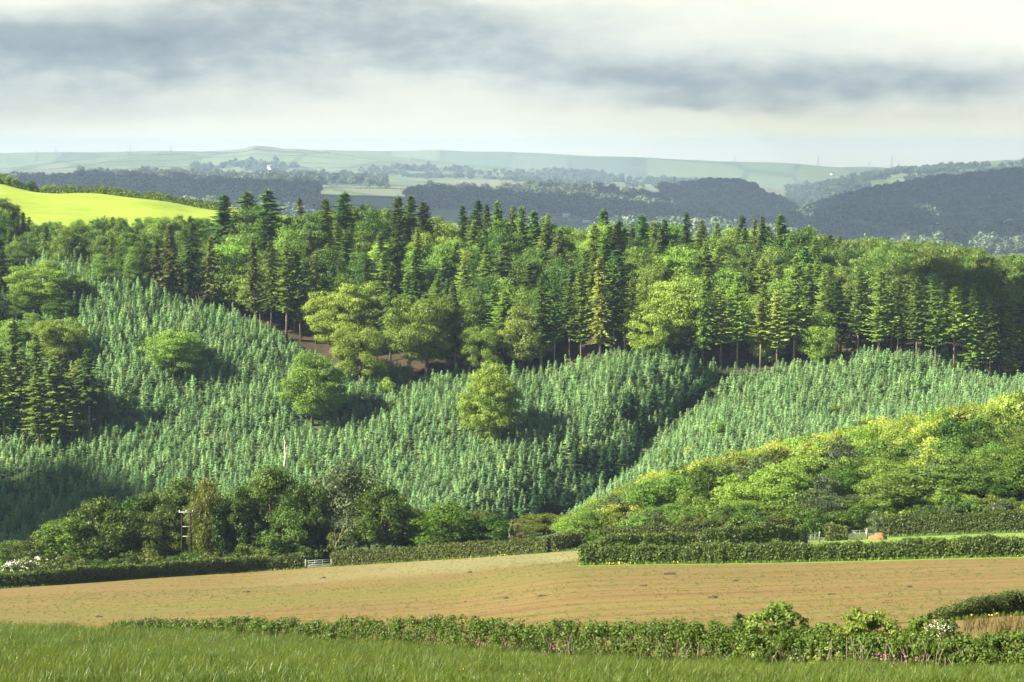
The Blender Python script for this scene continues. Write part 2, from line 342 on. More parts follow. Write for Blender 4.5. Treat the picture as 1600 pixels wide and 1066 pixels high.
def seg_dist(x, y, P):
    best = np.full(np.shape(x), 1e9); par = np.zeros(np.shape(x)); acc = 0
    for i in range(len(P) - 1):
        d = P[i + 1] - P[i]; L = np.hypot(*d)
        t = np.clip(((x - P[i][0]) * d[0] + (y - P[i][1]) * d[1]) / L ** 2, 0, 1)
        dd = np.hypot(x - P[i][0] - t * d[0], y - P[i][1] - t * d[1])
        par = np.where(dd < best, acc + t * L, par); best = np.minimum(best, dd); acc += L
    return best, par / acc
def detail(x, y):
    z = np.zeros(np.shape(x))
    w = np.clip((y - 395) / 40, 0, 1) * np.clip((900 - y) / 100, 0, 1)
    z = z + w * (undul(x, y, 1.1, 55, 1) + undul(x, y, .5, 22, 2))
    w = np.clip((y - 1200) / 600, 0, 1)
    z = z + w * (undul(x, y, 5, 900, 3) + undul(x, y, 2, 330, 4)) * np.clip(y / 6000, .5, 1.6)
    z = z + np.clip((y - 46) / 20, 0, 1) * np.clip((130 - y) / 30, 0, 1) * undul(x, y, .10, 14, 5)
    d, t = seg_dist(x, y, GP)
    z = z - 13.0 * np.clip(1.25 - t * .9, .3, 1) * np.exp(-(d / 10.) ** 2)
    # ridge crag on the far left hill
    return z
rows_y = []; strip_start = [0]
ROWY = []; ROWZ = []
for ci in range(len(COLS)):
    ys = []
    for k in range(NS - 1):
        ys.append(np.linspace(Yc[ci, k], Yc[ci, k + 1], SUB[k], endpoint=False))
    ys = np.concatenate(ys + [[Yc[ci, -1]]])
    ROWY.append(ys); ROWZ.append(pchip(Yc[ci], Zc[ci], ys))
ROWY = np.array(ROWY); ROWZ = np.array(ROWZ)
AC = (COLS - 800) / F
ROWX = AC[:, None] * np.maximum(ROWY, 30)
_s = np.concatenate([[0], np.cumsum(SUB)]); _a, _b = _s[5], _s[6]
_w = np.clip((COLS - 860) / 60, 0, 1)[:, None]; _t = (ROWY[:, _a:_b + 1] - ROWY[:, _a:_a + 1]) / (ROWY[:, _b:_b + 1] - ROWY[:, _a:_a + 1])
ROWZ[:, _a:_b + 1] = ROWZ[:, _a:_b + 1] * (1 - _w) + _w * (ROWZ[:, _a:_a + 1] * (1 - _t) + ROWZ[:, _b:_b + 1] * _t)   # the pasture slopes evenly
ROWZ = ROWZ + detail(ROWX, ROWY)
SR = np.concatenate([[0], np.cumsum(SUB)])
NR = ROWY.shape[1]
def ground(x, y):
    """height of the land (absolute) at x, y"""
    x = np.atleast_1d(np.asarray(x, float)); y = np.atleast_1d(np.asarray(y, float))
    c = 800 + F * x / np.maximum(y, 30); c = np.clip(c, COLS[0], COLS[-1] - .01)
    i = np.clip(np.searchsorted(COLS, c, 'right') - 1, 0, len(COLS) - 2); t = (c - COLS[i]) / (COLS[i + 1] - COLS[i])
    out = np.zeros(len(x)); zz = []
    for j in (i, i + 1):
        o = np.zeros(len(x))
        order = np.argsort(j, kind='stable'); js = j[order]
        b = np.flatnonzero(np.r_[True, js[1:] != js[:-1], True])
        for s, e in zip(b[:-1], b[1:]):
            idx = order[s:e]; o[idx] = np.interp(y[idx], ROWY[js[s]], ROWZ[js[s]])
        zz.append(o)
    return ZC + zz[0] * (1 - t) + zz[1] * t
def hit(px, py, y0, y1):
    """first land point seen at photo pixel px,py between distances y0 and y1 (else the nearest in row)"""
    a = float(a_of(px, py)); t = float(tan_of(py))
    ys = np.linspace(y0, y1, 220); z = ground(a * ys, ys) - ZC
    d = z - t * ys
    k = np.flatnonzero(d >= 0)
    y = ys[k[0]] if len(k) else ys[np.argmax(z / ys)]
    return np.array([a * y, y, float(ground(a * y, y)[0])])
def strip(name, k0, k1, mat, c0=-600, c1=2200, kind='structure'):
    ci = np.flatnonzero((COLS >= c0) & (COLS <= c1)); r0, r1 = SR[k0], SR[k1]
    X = ROWX[ci][:, r0:r1 + 1]; Y = ROWY[ci][:, r0:r1 + 1]; Z = ROWZ[ci][:, r0:r1 + 1] + ZC
    nc, nr = X.shape; v = np.stack([X, Y, Z], -1).reshape(-1, 3)
    a = (np.arange(nc - 1)[:, None] * nr + np.arange(nr - 1)[None]).ravel()
    f = np.stack([a, a + nr, a + nr + 1, a + 1], 1)
    me = mesh_np(name, v, f, np.full(len(f), 4), [mat], None, True)
    return tag(link(bpy.data.objects.new(name, me)), kind='structure')
strip('meadow', 0, 3, M['g_meadow'])
strip('verge', 3, 4, M['g_verge'])
strip('brown_field', 4, 5, M['g_brown'])
strip('brown_field', 5, 6, M['g_brown'], -600, 905)
strip('pasture', 5, 6, M['g_verge'], 905, 2200)
strip('valley_ground', 6, 10, M['g_slope'])
strip('hillside', 10, 11, M['g_slope'])
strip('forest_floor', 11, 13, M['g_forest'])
strip('hilltop_field', 13, 15, M['g_bright'], -600, 480)
strip('ridge_ground', 13, 15, M['g_verge'], 480, 2200)
strip('far_land', 15, 25, M['g_far'])

# ------------------------------------------------------------------ foliage generators
def rdir(n): return unit(rng.normal(size=(n, 3)))
def clump_leaves(cen, rad, per, leaf, flat=.75, shell=.55, up=.25):
    """per leaves in each clump (centres (K,3), radii (K,))"""
    K = len(cen); n = K * per
    d = rdir(n); c = np.repeat(cen, per, 0); r = np.repeat(rad, per)
    u = rng.uniform(shell, 1.05, n) ** .8
    off = d * (r * u)[:, None]; off[:, 2] *= flat
    nrm = unit(d + rdir(n) * .75 + np.array([0, 0, up]))
    al = np.cross(nrm, rdir(n)); s = leaf * rng.uniform(.6, 1.35, n)
    return diamonds(c + off, al, nrm, s * 1.25, s * .85)
def broad_crown(w, h, z0, K, per, leaf, shape='round', flat=.6, rr=.19):
    """crown between z0 and z0+h, about w wide"""
    cen = []; 
    cz = z0 + h * .45
    while len(cen) < K:
        d = rdir(1)[0]
        r = rng.uniform(.25, .84) ** .5
        p = np.array([d[0] * w / 2 * r, d[1] * w / 2 * r, d[2] * h / 2 * r])
        if shape == 'dome' and p[2] < -.30 * h: continue
        if shape == 'egg': 
            p[:2] *= 1 - .25 * (p[2] / (h / 2))
        if shape == 'tier': p[2] = round(p[2] / (h * .13)) * h * .13 + rng.normal() * .15
        ang = math.atan2(d[1], d[0]); p[:2] *= 1 + .16 * math.sin(2.3 * ang + K) + .10 * math.sin(5 * ang)
        cen.append(p)
    cen = np.array(cen); cen[:, 2] += z0 + h / 2
    rad = rng.uniform(.6, 1.3, K) * rr * min(w, h)
    q = clump_leaves(cen, rad, per, leaf, flat)
    # stray sprays beyond the outline
    s = clump_leaves(cen, rad * 1.35, max(3, per // 9), leaf * .8, flat, .85)
    core = clump_leaves(cen * np.array([.6, .6, 1]) + np.array([0, 0, 0]), rad * .9, max(4, per // 8), leaf * 1.7, .9, .1)
    return np.concatenate([q, s, core]), cen
def limbs(g, h, cen, r0, mi=0, n=7, zsplit=.35):
    lean = rng.normal(size=2) * .02 * h
    top = np.array([lean[0], lean[1], h * .72])
    pts = [np.array([0, 0, -.6]), np.array([lean[0] * .2, lean[1] * .2, h * .2]), np.array([lean[0] * .6, lean[1] * .6, h * .45]), top]
    g.tube(pts, [r0 * 1.35, r0, r0 * .7, r0 * .25], 7, mi)
    for c in cen[rng.choice(len(cen), min(n, len(cen)), False)]:
        t = rng.uniform(zsplit, .75); z = h * t * .72
        s = np.array([lean[0] * t, lean[1] * t, z]); e = c; m = (s + e) / 2 + np.array([0, 0, -.05 * h + rng.normal() * .03 * h])
        g.tube([s, m, e], [r0 * .42, r0 * .3, r0 * .1], 5, mi)
def make_broad(h=12., w=12., shape='dome', K=46, per=90, leaf=.42, low=.16, flat=.6, rr=.19, r0=.32):
    q, cen = broad_crown(w, h * (1 - low), h * low, K, per, leaf, shape, flat, rr)
    gc = Geo().quads(q); gt = Geo(); limbs(gt, h, cen, r0)
    return gt, gc, h, w
def make_conifer(h=24., w=7., bare=.3, whorl=.75, per=7, droop=.25, spray=.95, power=.8, top=.06, dens=1., upturn=0., wild=.12, r0=.24):
    """whorled branches carrying flat needle sprays"""
    Q = []; gt = Geo()
    gt.tube([(0, 0, -.8), (0, 0, h * .35), (0, 0, h * .7), (0, 0, h * .97)], [r0 * 1.2, r0 * .9, r0 * .5, .04], 6)
    z = h * bare; ph = 0
    B = []
    while z < h * .985:
        t = (z - h * bare) / (h * (1 - bare)); L = w / 2 * max(top, (1 - t) ** power) * (min(1., .55 + t * 3.0) if bare > .15 else 1.)
        k = max(4, int(per * (.6 + .4 * (1 - t)) + rng.uniform(0, 1)))
        ph += rng.uniform(.4, 1.2)
        for j in range(k):
            an = ph + 6.283 * j / k + rng.normal() * .2; l = L * rng.uniform(1 - wild * 2.5, 1 + wild)
            if rng.uniform() < .06: l *= .5
            B.append((z + rng.normal() * .34 * whorl, an, l))
        z += whorl * rng.uniform(.8, 1.2) * (1 - .45 * t)
    B = np.array(B)
    ns = max(3, int(round(9 * dens)))
    for s in range(ns):
        tt = (s + rng.uniform(.2, 1., len(B))) / ns
        dirh = np.stack([np.cos(B[:, 1]), np.sin(B[:, 1]), np.zeros(len(B))], 1)
        side = np.stack([-np.sin(B[:, 1]), np.cos(B[:, 1]), np.zeros(len(B))], 1)
        pos = dirh * (B[:, 2] * tt)[:, None]; pos[:, 2] = B[:, 0] - droop * B[:, 2] * tt ** 1.3 + upturn * B[:, 2] * tt ** 3
        sg = np.where(rng.uniform(size=len(B)) < .5, -1., 1.)
        sl = spray * (1.15 - .6 * tt) * (.5 + .5 * B[:, 2] / (w / 2)) * rng.uniform(.7, 1.25, len(B))
        for sd in (-1, 1):
            al = dirh * rng.uniform(.5, 1.1, (len(B), 1)) + side * (sd * rng.uniform(.25, .9, (len(B), 1))); al[:, 2] += rng.uniform(-.5, .2, len(B)) + upturn
            nr = np.array([0, 0, 1.]) + side * (sd * rng.uniform(-.2, 1.3, (len(B), 1))) + dirh * rng.uniform(-.1, .9, (len(B), 1))
            al = unit(al); p = pos + al * (sl * .35)[:, None]
            Q.append(diamonds(p, al, nr, sl, sl * rng.uniform(.42, .7, len(B))))
    # leader
    m = 5; zz = np.linspace(h * .93, h * 1.0, m); al = rdir(m) * .5 + np.array([0, 0, 1.])
    Q.append(diamonds(np.stack([np.zeros(m), np.zeros(m), zz], 1), al, rdir(m), .06 * h * .5 + .25, .12 + .008 * h))
    return gt, Geo().quads(np.concatenate(Q)), h, w

class Kind:
    def __init__(s, name, cat, variants, leaf, bark, single=False):
        s.name = name; s.cat = cat; s.single = single; s.v = []
        for gt, gc, h, w in variants:
            if single:
                q = Geo(); q.v = gt.v + gc.v; off = gt.n
                q.f = gt.f + [f + off for f in gc.f]; q.c = gt.c + gc.c; q.m = [m * 0 + 1 for m in gt.m] + gc.m; q.n = gt.n + gc.n
                s.v.append((q.mesh(name, [leaf, bark]), None, h, w))
            else:
                s.v.append((gc.mesh(name + '_crown', [leaf]), gt.mesh(name + '_trunk', [bark]), h, w))
    def put(s, p, height=None, width=None, label=None, group=None, vi=None, rz=None, leaf=None):
        vi = int(rng.integers(len(s.v))) if vi is None else vi % len(s.v)
        cm, tm, h, w = s.v[vi]; height = height or h; width = width or w * height / h
        if s.single:
            o = link(bpy.data.objects.new(s.name, cm))
        else:
            o = empty(s.name, (0, 0, 0))
            t = link(bpy.data.objects.new('trunk', tm), o); c = link(bpy.data.objects.new('crown', cm), o)
            if leaf: c.material_slots[0].link = 'OBJECT'; c.material_slots[0].material = leaf
        if s.single and leaf: o.material_slots[0].link = 'OBJECT'; o.material_slots[0].material = leaf
        o.location = p; o.rotation_euler = (rng.normal() * .02, rng.normal() * .02, rng.uniform(0, 6.28) if rz is None else rz)
        o.scale = (width / w, width / w, height / h)
        return tag(o, label, s.cat, group)
    def at_px(s, px, pb, pt, wpx, y0, y1, label=None, group=None, **kw):
        """stand it where the photo shows its foot at (px,pb), its top at pt, wpx wide"""
        p = hit(px, pb, y0, y1); k = p[1] / F
        return s.put(p, (pb - pt) * k, wpx * k if wpx else None, label, group, **kw)

K = {}
K['young'] = Kind('young_spruce', 'spruce', [make_conifer(5.2, 3.6, .02, .38, 8, -.02, .62, .95, .05, .5, .12, .38, .06) for _ in range(6)], M['young'], M['bark'], True)
K['spruce'] = Kind('spruce_tree', 'conifer', [make_conifer(24, 8, b, .72, 8, .32, 1.3, .62, wild=.24) for b in (.22, .3, .18, .38)], M['spruce'], M['palebark'])
K['fir'] = Kind('fir_tree', 'conifer', [make_conifer(22, 9.5, b, .8, 9, .12, 1.6, .52, wild=.25, upturn=.1) for b in (.08, .15, .1)], M['fir'], M['bark'])
K['larch'] = Kind('larch_tree', 'conifer', [make_conifer(23, 8.5, b, .7, 8, .1, 1.25, .65, wild=.3, upturn=.12) for b in (.2, .3, .25, .15)], M['larch'], M['palebark'])
K['pine'] = Kind('pine_tree', 'pine', [make_conifer(22, 8, b, .75, 8, .02, 1.3, .5, wild=.25, upturn=.15) for b in (.30, .24, .42)], M['larch'], M['palebark'])
K['beech'] = Kind('beech_tree', 'broadleaf tree', [make_broad(16, 17, 'dome', 84, 330, .27, .03, .5, .125), make_broad(16, 16, 'round', 80, 330, .27, .04, .45, .12), make_broad(16, 15, 'dome', 78, 330, .27, .02, .5, .12)], M['beech'], M['bark'])
K['egg'] = Kind('beech_tree', 'broadleaf tree', [make_broad(20, 17, 'egg', 130, 290, .27, .0, .7, .095)], M['beech'], M['bark'])
K['broad'] = Kind('broadleaf_tree', 'broadleaf tree', [make_broad(14, 12, s, 90, 150, .29, .06, .55, .14) for s in ('dome', 'round', 'egg', 'tier')], M['broad'], M['bark'])
K['hill'] = Kind('hillside_tree', 'broadleaf tree', [make_broad(10, 10, s, 50, 100, .32, .04, .7, .15, .2) for s in ('dome', 'round', 'egg', 'dome')], M['hillwood'], M['bark'])
K['oak'] = Kind('oak_tree', 'broadleaf tree', [make_broad(11, 12, s, 80, 130, .27, .03, .6, .13, .25) for s in ('dome', 'tier', 'round', 'dome')], M['oak'], M['bark'])
K['bush'] = Kind('hawthorn_bush', 'bush', [make_broad(3.2, 4.2, 'round', 26, 80, .17, .0, .7, .2, .07) for _ in range(3)], M['hedge'], M['bark'])

# ------------------------------------------------------------------ scattering of uncountable growth
def scatter(name, pts, rot, scl, idx, meshes, label, mats=None):
    """one object of kind stuff: meshes instanced on points by geometry nodes"""
    src = bpy.data.collections.new(name + ' source')
    for i, me in enumerate(meshes):
        src.objects.link(bpy.data.objects.new('%s source %02d' % (name, i), me))
    me = bpy.data.meshes.new(name); me.vertices.add(len(pts)); me.vertices.foreach_set('co', np.asarray(pts, np.float32).ravel())
    for nm, ty, arr, key in (('rot', 'FLOAT_VECTOR', rot, 'vector'), ('scl', 'FLOAT_VECTOR', scl, 'vector'), ('idx', 'INT', idx, 'value')):
        a = me.attributes.new(nm, ty, 'POINT'); a.data.foreach_set(key, np.asarray(arr, np.int32 if ty == 'INT' else np.float32).ravel())
    o = link(bpy.data.objects.new(name, me))
    g = bpy.data.node_groups.new(name, 'GeometryNodeTree')
    g.interface.new_socket('Geometry', in_out='INPUT', socket_type='NodeSocketGeometry'); g.interface.new_socket('Geometry', in_out='OUTPUT', socket_type='NodeSocketGeometry')
    N = g.nodes.new; i = N('NodeGroupInput'); out = N('NodeGroupOutput'); ip = N('GeometryNodeInstanceOnPoints'); ci = N('GeometryNodeCollectionInfo')
    ci.inputs['Collection'].default_value = src; ci.inputs['Separate Children'].default_value = True; ci.inputs['Reset Children'].default_value = True
    def at(nm, ty):
        a = N('GeometryNodeInputNamedAttribute'); a.data_type = ty; a.inputs['Name'].default_value = nm
        return [s for s in a.outputs if s.enabled and s.name == 'Attribute'][0]
    L = g.links.new
    L(i.outputs[0], ip.inputs['Points']); L(ci.outputs[0], ip.inputs['Instance']); ip.inputs['Pick Instance'].default_value = True
    L(at('idx', 'INT'), ip.inputs['Instance Index']); L(at('rot', 'FLOAT_VECTOR'), ip.inputs['Rotation']); L(at('scl', 'FLOAT_VECTOR'), ip.inputs['Scale'])
    L(ip.outputs[0], out.inputs[0])
    md = o.modifiers.new('scatter', 'NODES'); md.node_group = g
    return tag(o, label, kind='stuff', cat=name.replace('_', ' '))
def prof(px, pts):
    p = np.array(pts, float); return np.interp(px, p[:, 0], p[:, 1])

# ------------------------------------------------------------------ the plantation of young spruces
def edge_y(c):    # distance of the wood's edge for a terrain column
    return np.interp(c, COLS, Yc[:, 11])
sx, sy = [], []
for y in np.arange(392, 560, 1.6):
    x = np.arange(-.31 * y, .31 * y, 1.62); x = x + rng.normal(size=len(x)) * .36 + rng.uniform(0, 2)
    sx.append(x); sy.append(y + rng.normal(size=len(x)) * .36)
sx = np.concatenate(sx); sy = np.concatenate(sy)
c = 800 + F * sx / sy
keep = (sy < edge_y(c) + 2.5)
gd, gt_ = seg_dist(sx, sy, GP); keep &= (gd > 1.6)
sx, sy = sx[keep], sy[keep]; sz = ground(sx, sy)
ppx, ppb = project(sx, sy, sz)
LONE = [  # px, foot row, top row, width, kind, leaf, label
 (535, 556, 440, 106, 'beech', 'beech', 'olive beech at the wood edge, upper of two touching round trees beside the red bank'),
 (668, 588, 448, 124, 'beech', 'beech', 'widest olive beech at the wood edge, its skirts over the dark shade'),
 (562, 604, 498, 96, 'beech', 'beech', 'round olive beech below the larger one, a dark trunk and red soil at its foot'),
 (488, 666, 546, 104, 'beech', 'beech', 'round olive tree standing by itself in the young spruces, left one'),
 (766, 698, 563, 110, 'egg', 'beech', 'tall egg shaped beech alone in the middle of the young spruces'),
 (752, 592, 500, 70, 'beech', 'beech', 'small ragged yellow olive tree at the wood edge right of the widest beech'),
 (818, 582, 474, 88, 'beech', 'dull', 'grey olive tree at the wood edge over bare grey trunks'),
 (68, 488, 405, 98, 'beech', 'beech', 'flat topped olive tree on the left hillside above the plantation'),
 (272, 590, 512, 98, 'beech', 'broadlight', 'low spreading light green tree among the young spruces on the left'),
 (362, 486, 398, 82, 'broad', 'broadlight', 'fresh green tree standing out before the dark spruces on the left'),
 (208, 455, 383, 42, 'broad', 'broadlight', 'narrow light green tree at the top corner of the plantation'),
 (1280, 574, 487, 66, 'broad', 'beech', 'small yellow green tree alone before the dark wood at the plantation edge'),
 (1048, 545, 436, 96, 'broad', 'broadlight', 'broad light green tree bulging from the wood above the plantation'),
 (1010, 558, 470, 70, 'broad', 'broadlight', 'smaller light green tree left of the bulging one above the plantation'),
 (92, 575, 492, 90, 'beech', 'beech', 'olive tree above the conifer group at the left edge of the plantation'),
]
lone_pts = []
for px, pb, pt, w, kd, lf, lb in LONE:
    p = hit(px, pb, 398, 560); k = p[1] / F; lone_pts.append((p[0], p[1], w * k * .22))
    K[kd].put(p, (pb - pt) * k, w * k, lb, 'lone trees round the plantation', leaf=M[lf])
LEFTC = [(8, 690, 535), (38, 680, 545), (62, 700, 580), (88, 692, 556), (112, 688, 590), (140, 684, 545), (158, 668, 600), (24, 640, 500), (60, 640, 520), (100, 636, 560), (-15, 700, 560), (-40, 680, 540), (125, 660, 560), (-70, 690, 540)]
for i, (px, pb, pt) in enumerate(LEFTC):
    p = hit(px, pb, 405, 520); k = p[1] / F; lone_pts.append((p[0], p[1], 2.6))
    kd = ('larch', 'spruce', 'larch', 'fir')[i % 4]
    K[kd].put(p, (pb - pt) * k, (62 + 16 * rng.uniform()) * k, 'tall conifer of the dark group at the left end of the plantation', 'conifer group left of the plantation', leaf=M['larch'] if kd == 'fir' or i % 3 == 1 else None)
d = np.full(len(sx), 1e9)
for x, y, r in lone_pts: d = np.minimum(d, np.hypot(sx - x, sy - y) - r)
# the steep left slope below the hilltop wood is older woodland
occ = np.where(ppx < 880, prof(ppx, [(0, 850), (180, 800), (280, 750), (430, 735), (600, 735), (650, 790), (870, 800)]), prof(ppx, [(870, 800), (1000, 745), (1200, 700), (1400, 660), (1600, 620)]))
ht = 3.0 + undul(sx, sy, .4, 40, 6) + rng.normal(size=len(sx)) * .75
ht = np.clip(ht, 1.8, 6)
dleft = np.clip((430 - ppx) / 200, 0, 1) * np.clip((sy - 460) / 40, 0, 1); ht = ht * (1 + .35 * dleft)
big = (d > 0) & (rng.uniform(size=len(sx)) > .03)
py_top = ppb - ht * F / sy
big &= (py_top < occ + 22) & (ppx > -110) & (ppx < 1710)
sx, sy, sz, ht, ppx, ppb, py_top, occ = [v[big] for v in (sx, sy, sz, ht, ppx, ppb, py_top, occ)]
order = np.argsort(np.where((py_top < occ - 12) & (ppx > 0) & (ppx < 1600), sy, 1e6)); ind = order[:290]
mask = np.zeros(len(sx), bool); mask[ind] = True
H0 = 5.2
for i in np.flatnonzero(mask):
    K['young'].put((sx[i], sy[i], sz[i] - .05), ht[i], 3.75 * (ht[i] / H0) ** .4, 'pale blue green young spruce along the lower edge of the hillside plantation', 'young spruces of the plantation')
m = ~mask; n = m.sum()
scatter('spruce_plantation', np.stack([sx[m], sy[m], sz[m] - .05], 1), np.stack([rng.normal(size=n) * .03, rng.normal(size=n) * .03, rng.uniform(0, 6.28, n)], 1),
        np.stack([1.04 * (ht[m] / H0) ** .4] * 2 + [ht[m] / H0], 1), rng.integers(0, 6, n), [v[0] for v in K['young'].v], 'mass of young blue green spruces covering the valley side')

# ------------------------------------------------------------------ the wood on the ridge
TOPS = [  # skyline conifers: px, top row, width, kind, leaf
 (352, 302, 40, 'fir', 'fir'), (384, 296, 44, 'fir', 'fir'), (415, 293, 50, 'fir', 'fir'), (474, 305, 26, 'spruce', 'brown'), (508, 306, 34, 'fir', 'spruce'), (534, 297, 46, 'fir', 'fir'),
 (566, 316, 40, 'larch', 'larch'), (618, 303, 36, 'fir', 'spruce'), (640, 302, 40, 'fir', 'fir'), (662, 312, 44, 'fir', 'spruce'), (720, 318, 28, 'fir', 'fir'), (744, 309, 36, 'fir', 'fir'),
 (762, 315, 26, 'fir', 'spruce'), (781, 311, 34, 'fir', 'fir'), (800, 319, 24, 'fir', 'larch'), (816, 318, 32, 'fir', 'fir'), (834, 326, 34, 'fir', 'fir'), (854, 331, 22, 'fir', 'larch'),
 (944, 324, 36, 'fir', 'fir'), (964, 340, 26, 'fir', 'fir'), (1002, 331, 36, 'fir', 'fir'), (1020, 342, 30, 'fir', 'larch'), (1040, 340, 30, 'fir', 'spruce'), (1074, 328, 30, 'spruce', 'spruce'),
 (1098, 340, 26, 'larch', 'brown'), (1120, 345, 30, 'larch', 'larch'), (1158, 332, 34, 'spruce', 'spruce'), (1178, 338, 24, 'spruce', 'brown'), (1194, 334, 30, 'spruce', 'spruce'), (1222, 332, 40, 'fir', 'fir'), (1262, 350, 52, 'larch', 'larch')]
wood = []
ORD = ['first', 'second', 'third', 'fourth', 'fifth', 'sixth', 'seventh', 'eighth', 'ninth', 'tenth', 'eleventh', 'twelfth', 'thirteenth', 'fourteenth', 'fifteenth', 'sixteenth', 'seventeenth', 'eighteenth', 'nineteenth', 'twentieth']
def nth(i): return ORD[i] if i < 20 else ('twenty-' + ORD[i - 20] if i < 29 else ('thirtieth' if i == 29 else 'thirty-' + ORD[i - 30] if i < 39 else '%dth' % (i + 1)))
for i, (px, pt, w, kd, lf) in enumerate(TOPS):
    y = 566 + rng.uniform(-8, 12); a = float(a_of(px, pt)); g0 = float(ground(a * y, y)[0])
    h = float(tan_of(pt + 3)) * y + ZC - g0
    K[kd].put((a * y, y, g0), h * 1.0, w * y / F * (1.75 if px < 430 else 1.45), 'conifer standing up on the wood skyline, %s from the bright yellow green field' % nth(i), 'conifers on the skyline of the wood', leaf=M[lf])
    wood.append((a * y, y, 3.2))
EDGE = [  # trees of the front row: px, foot, top, width, kind, leaf
 (245, 462, 375, 34, 'spruce', 'brown'), (268, 470, 352, 42, 'spruce', 'brown'), (300, 478, 350, 44, 'spruce', 'spruce'), (330, 488, 372, 34, 'spruce', 'brown'), (398, 512, 378, 36, 'spruce', 'brown'), (424, 520, 392, 34, 'spruce', 'spruce'),
 (448, 532, 382, 40, 'pine', 'larch'), (470, 536, 400, 28, 'pine', 'spruce'), (494, 538, 398, 34, 'spruce', 'yellowpine'), (610, 566, 415, 34, 'spruce', 'spruce'), (712, 590, 440, 36, 'spruce', 'spruce'),
 (845, 584, 430, 42, 'larch', 'fir'), (866, 582, 452, 32, 'pine', 'fir'), (890, 572, 442, 30, 'pine', 'spruce'), (908, 566, 425, 34, 'pine', 'larch'), (938, 562, 400, 40, 'spruce', 'yellowpine'), (958, 558, 412, 32, 'pine', 'spruce'), (976, 556, 438, 32, 'pine', 'yellowpine'),
 (1098, 568, 436, 34, 'spruce', 'larch'), (1126, 572, 452, 38, 'pine', 'yellowpine'), (1152, 576, 430, 36, 'pine', 'larch'), (1188, 582, 470, 38, 'pine', 'yellowpine'), (1214, 580, 456, 36, 'pine', 'yellowpine'), (1240, 578, 400, 46, 'larch', 'larch'),
 (1308, 566, 440, 40, 'pine', 'spruce'), (1340, 564, 420, 34, 'pine', 'spruce'), (1372, 566, 425, 44, 'pine', 'larch'), (1402, 566, 438, 32, 'pine', 'spruce'), (1432, 568, 440, 36, 'pine', 'spruce'), (1462, 575, 430, 38, 'pine', 'larch'),
 (1490, 582, 450, 36, 'pine', 'larch'), (1518, 590, 445, 38, 'larch', 'larch'), (1546, 600, 448, 34, 'pine', 'spruce'), (1578, 606, 455, 38, 'larch', 'larch'), (1605, 608, 450, 36, 'pine', 'spruce')]
for i, (px, pb, pt, w, kd, lf) in enumerate(EDGE):
    p = hit(px, pb, 430, 600); k = p[1] / F
    K[kd].put(p, (pb - pt) * k * 1.02, w * k * 1.4, 'conifer in the front row over the plantation, %s counted from the left' % nth(i), 'front row conifers above the plantation', leaf=M[lf])
    wood.append((p[0], p[1], 2.2))
for x, y, r in lone_pts: wood.append((x, y, r * 1.9))
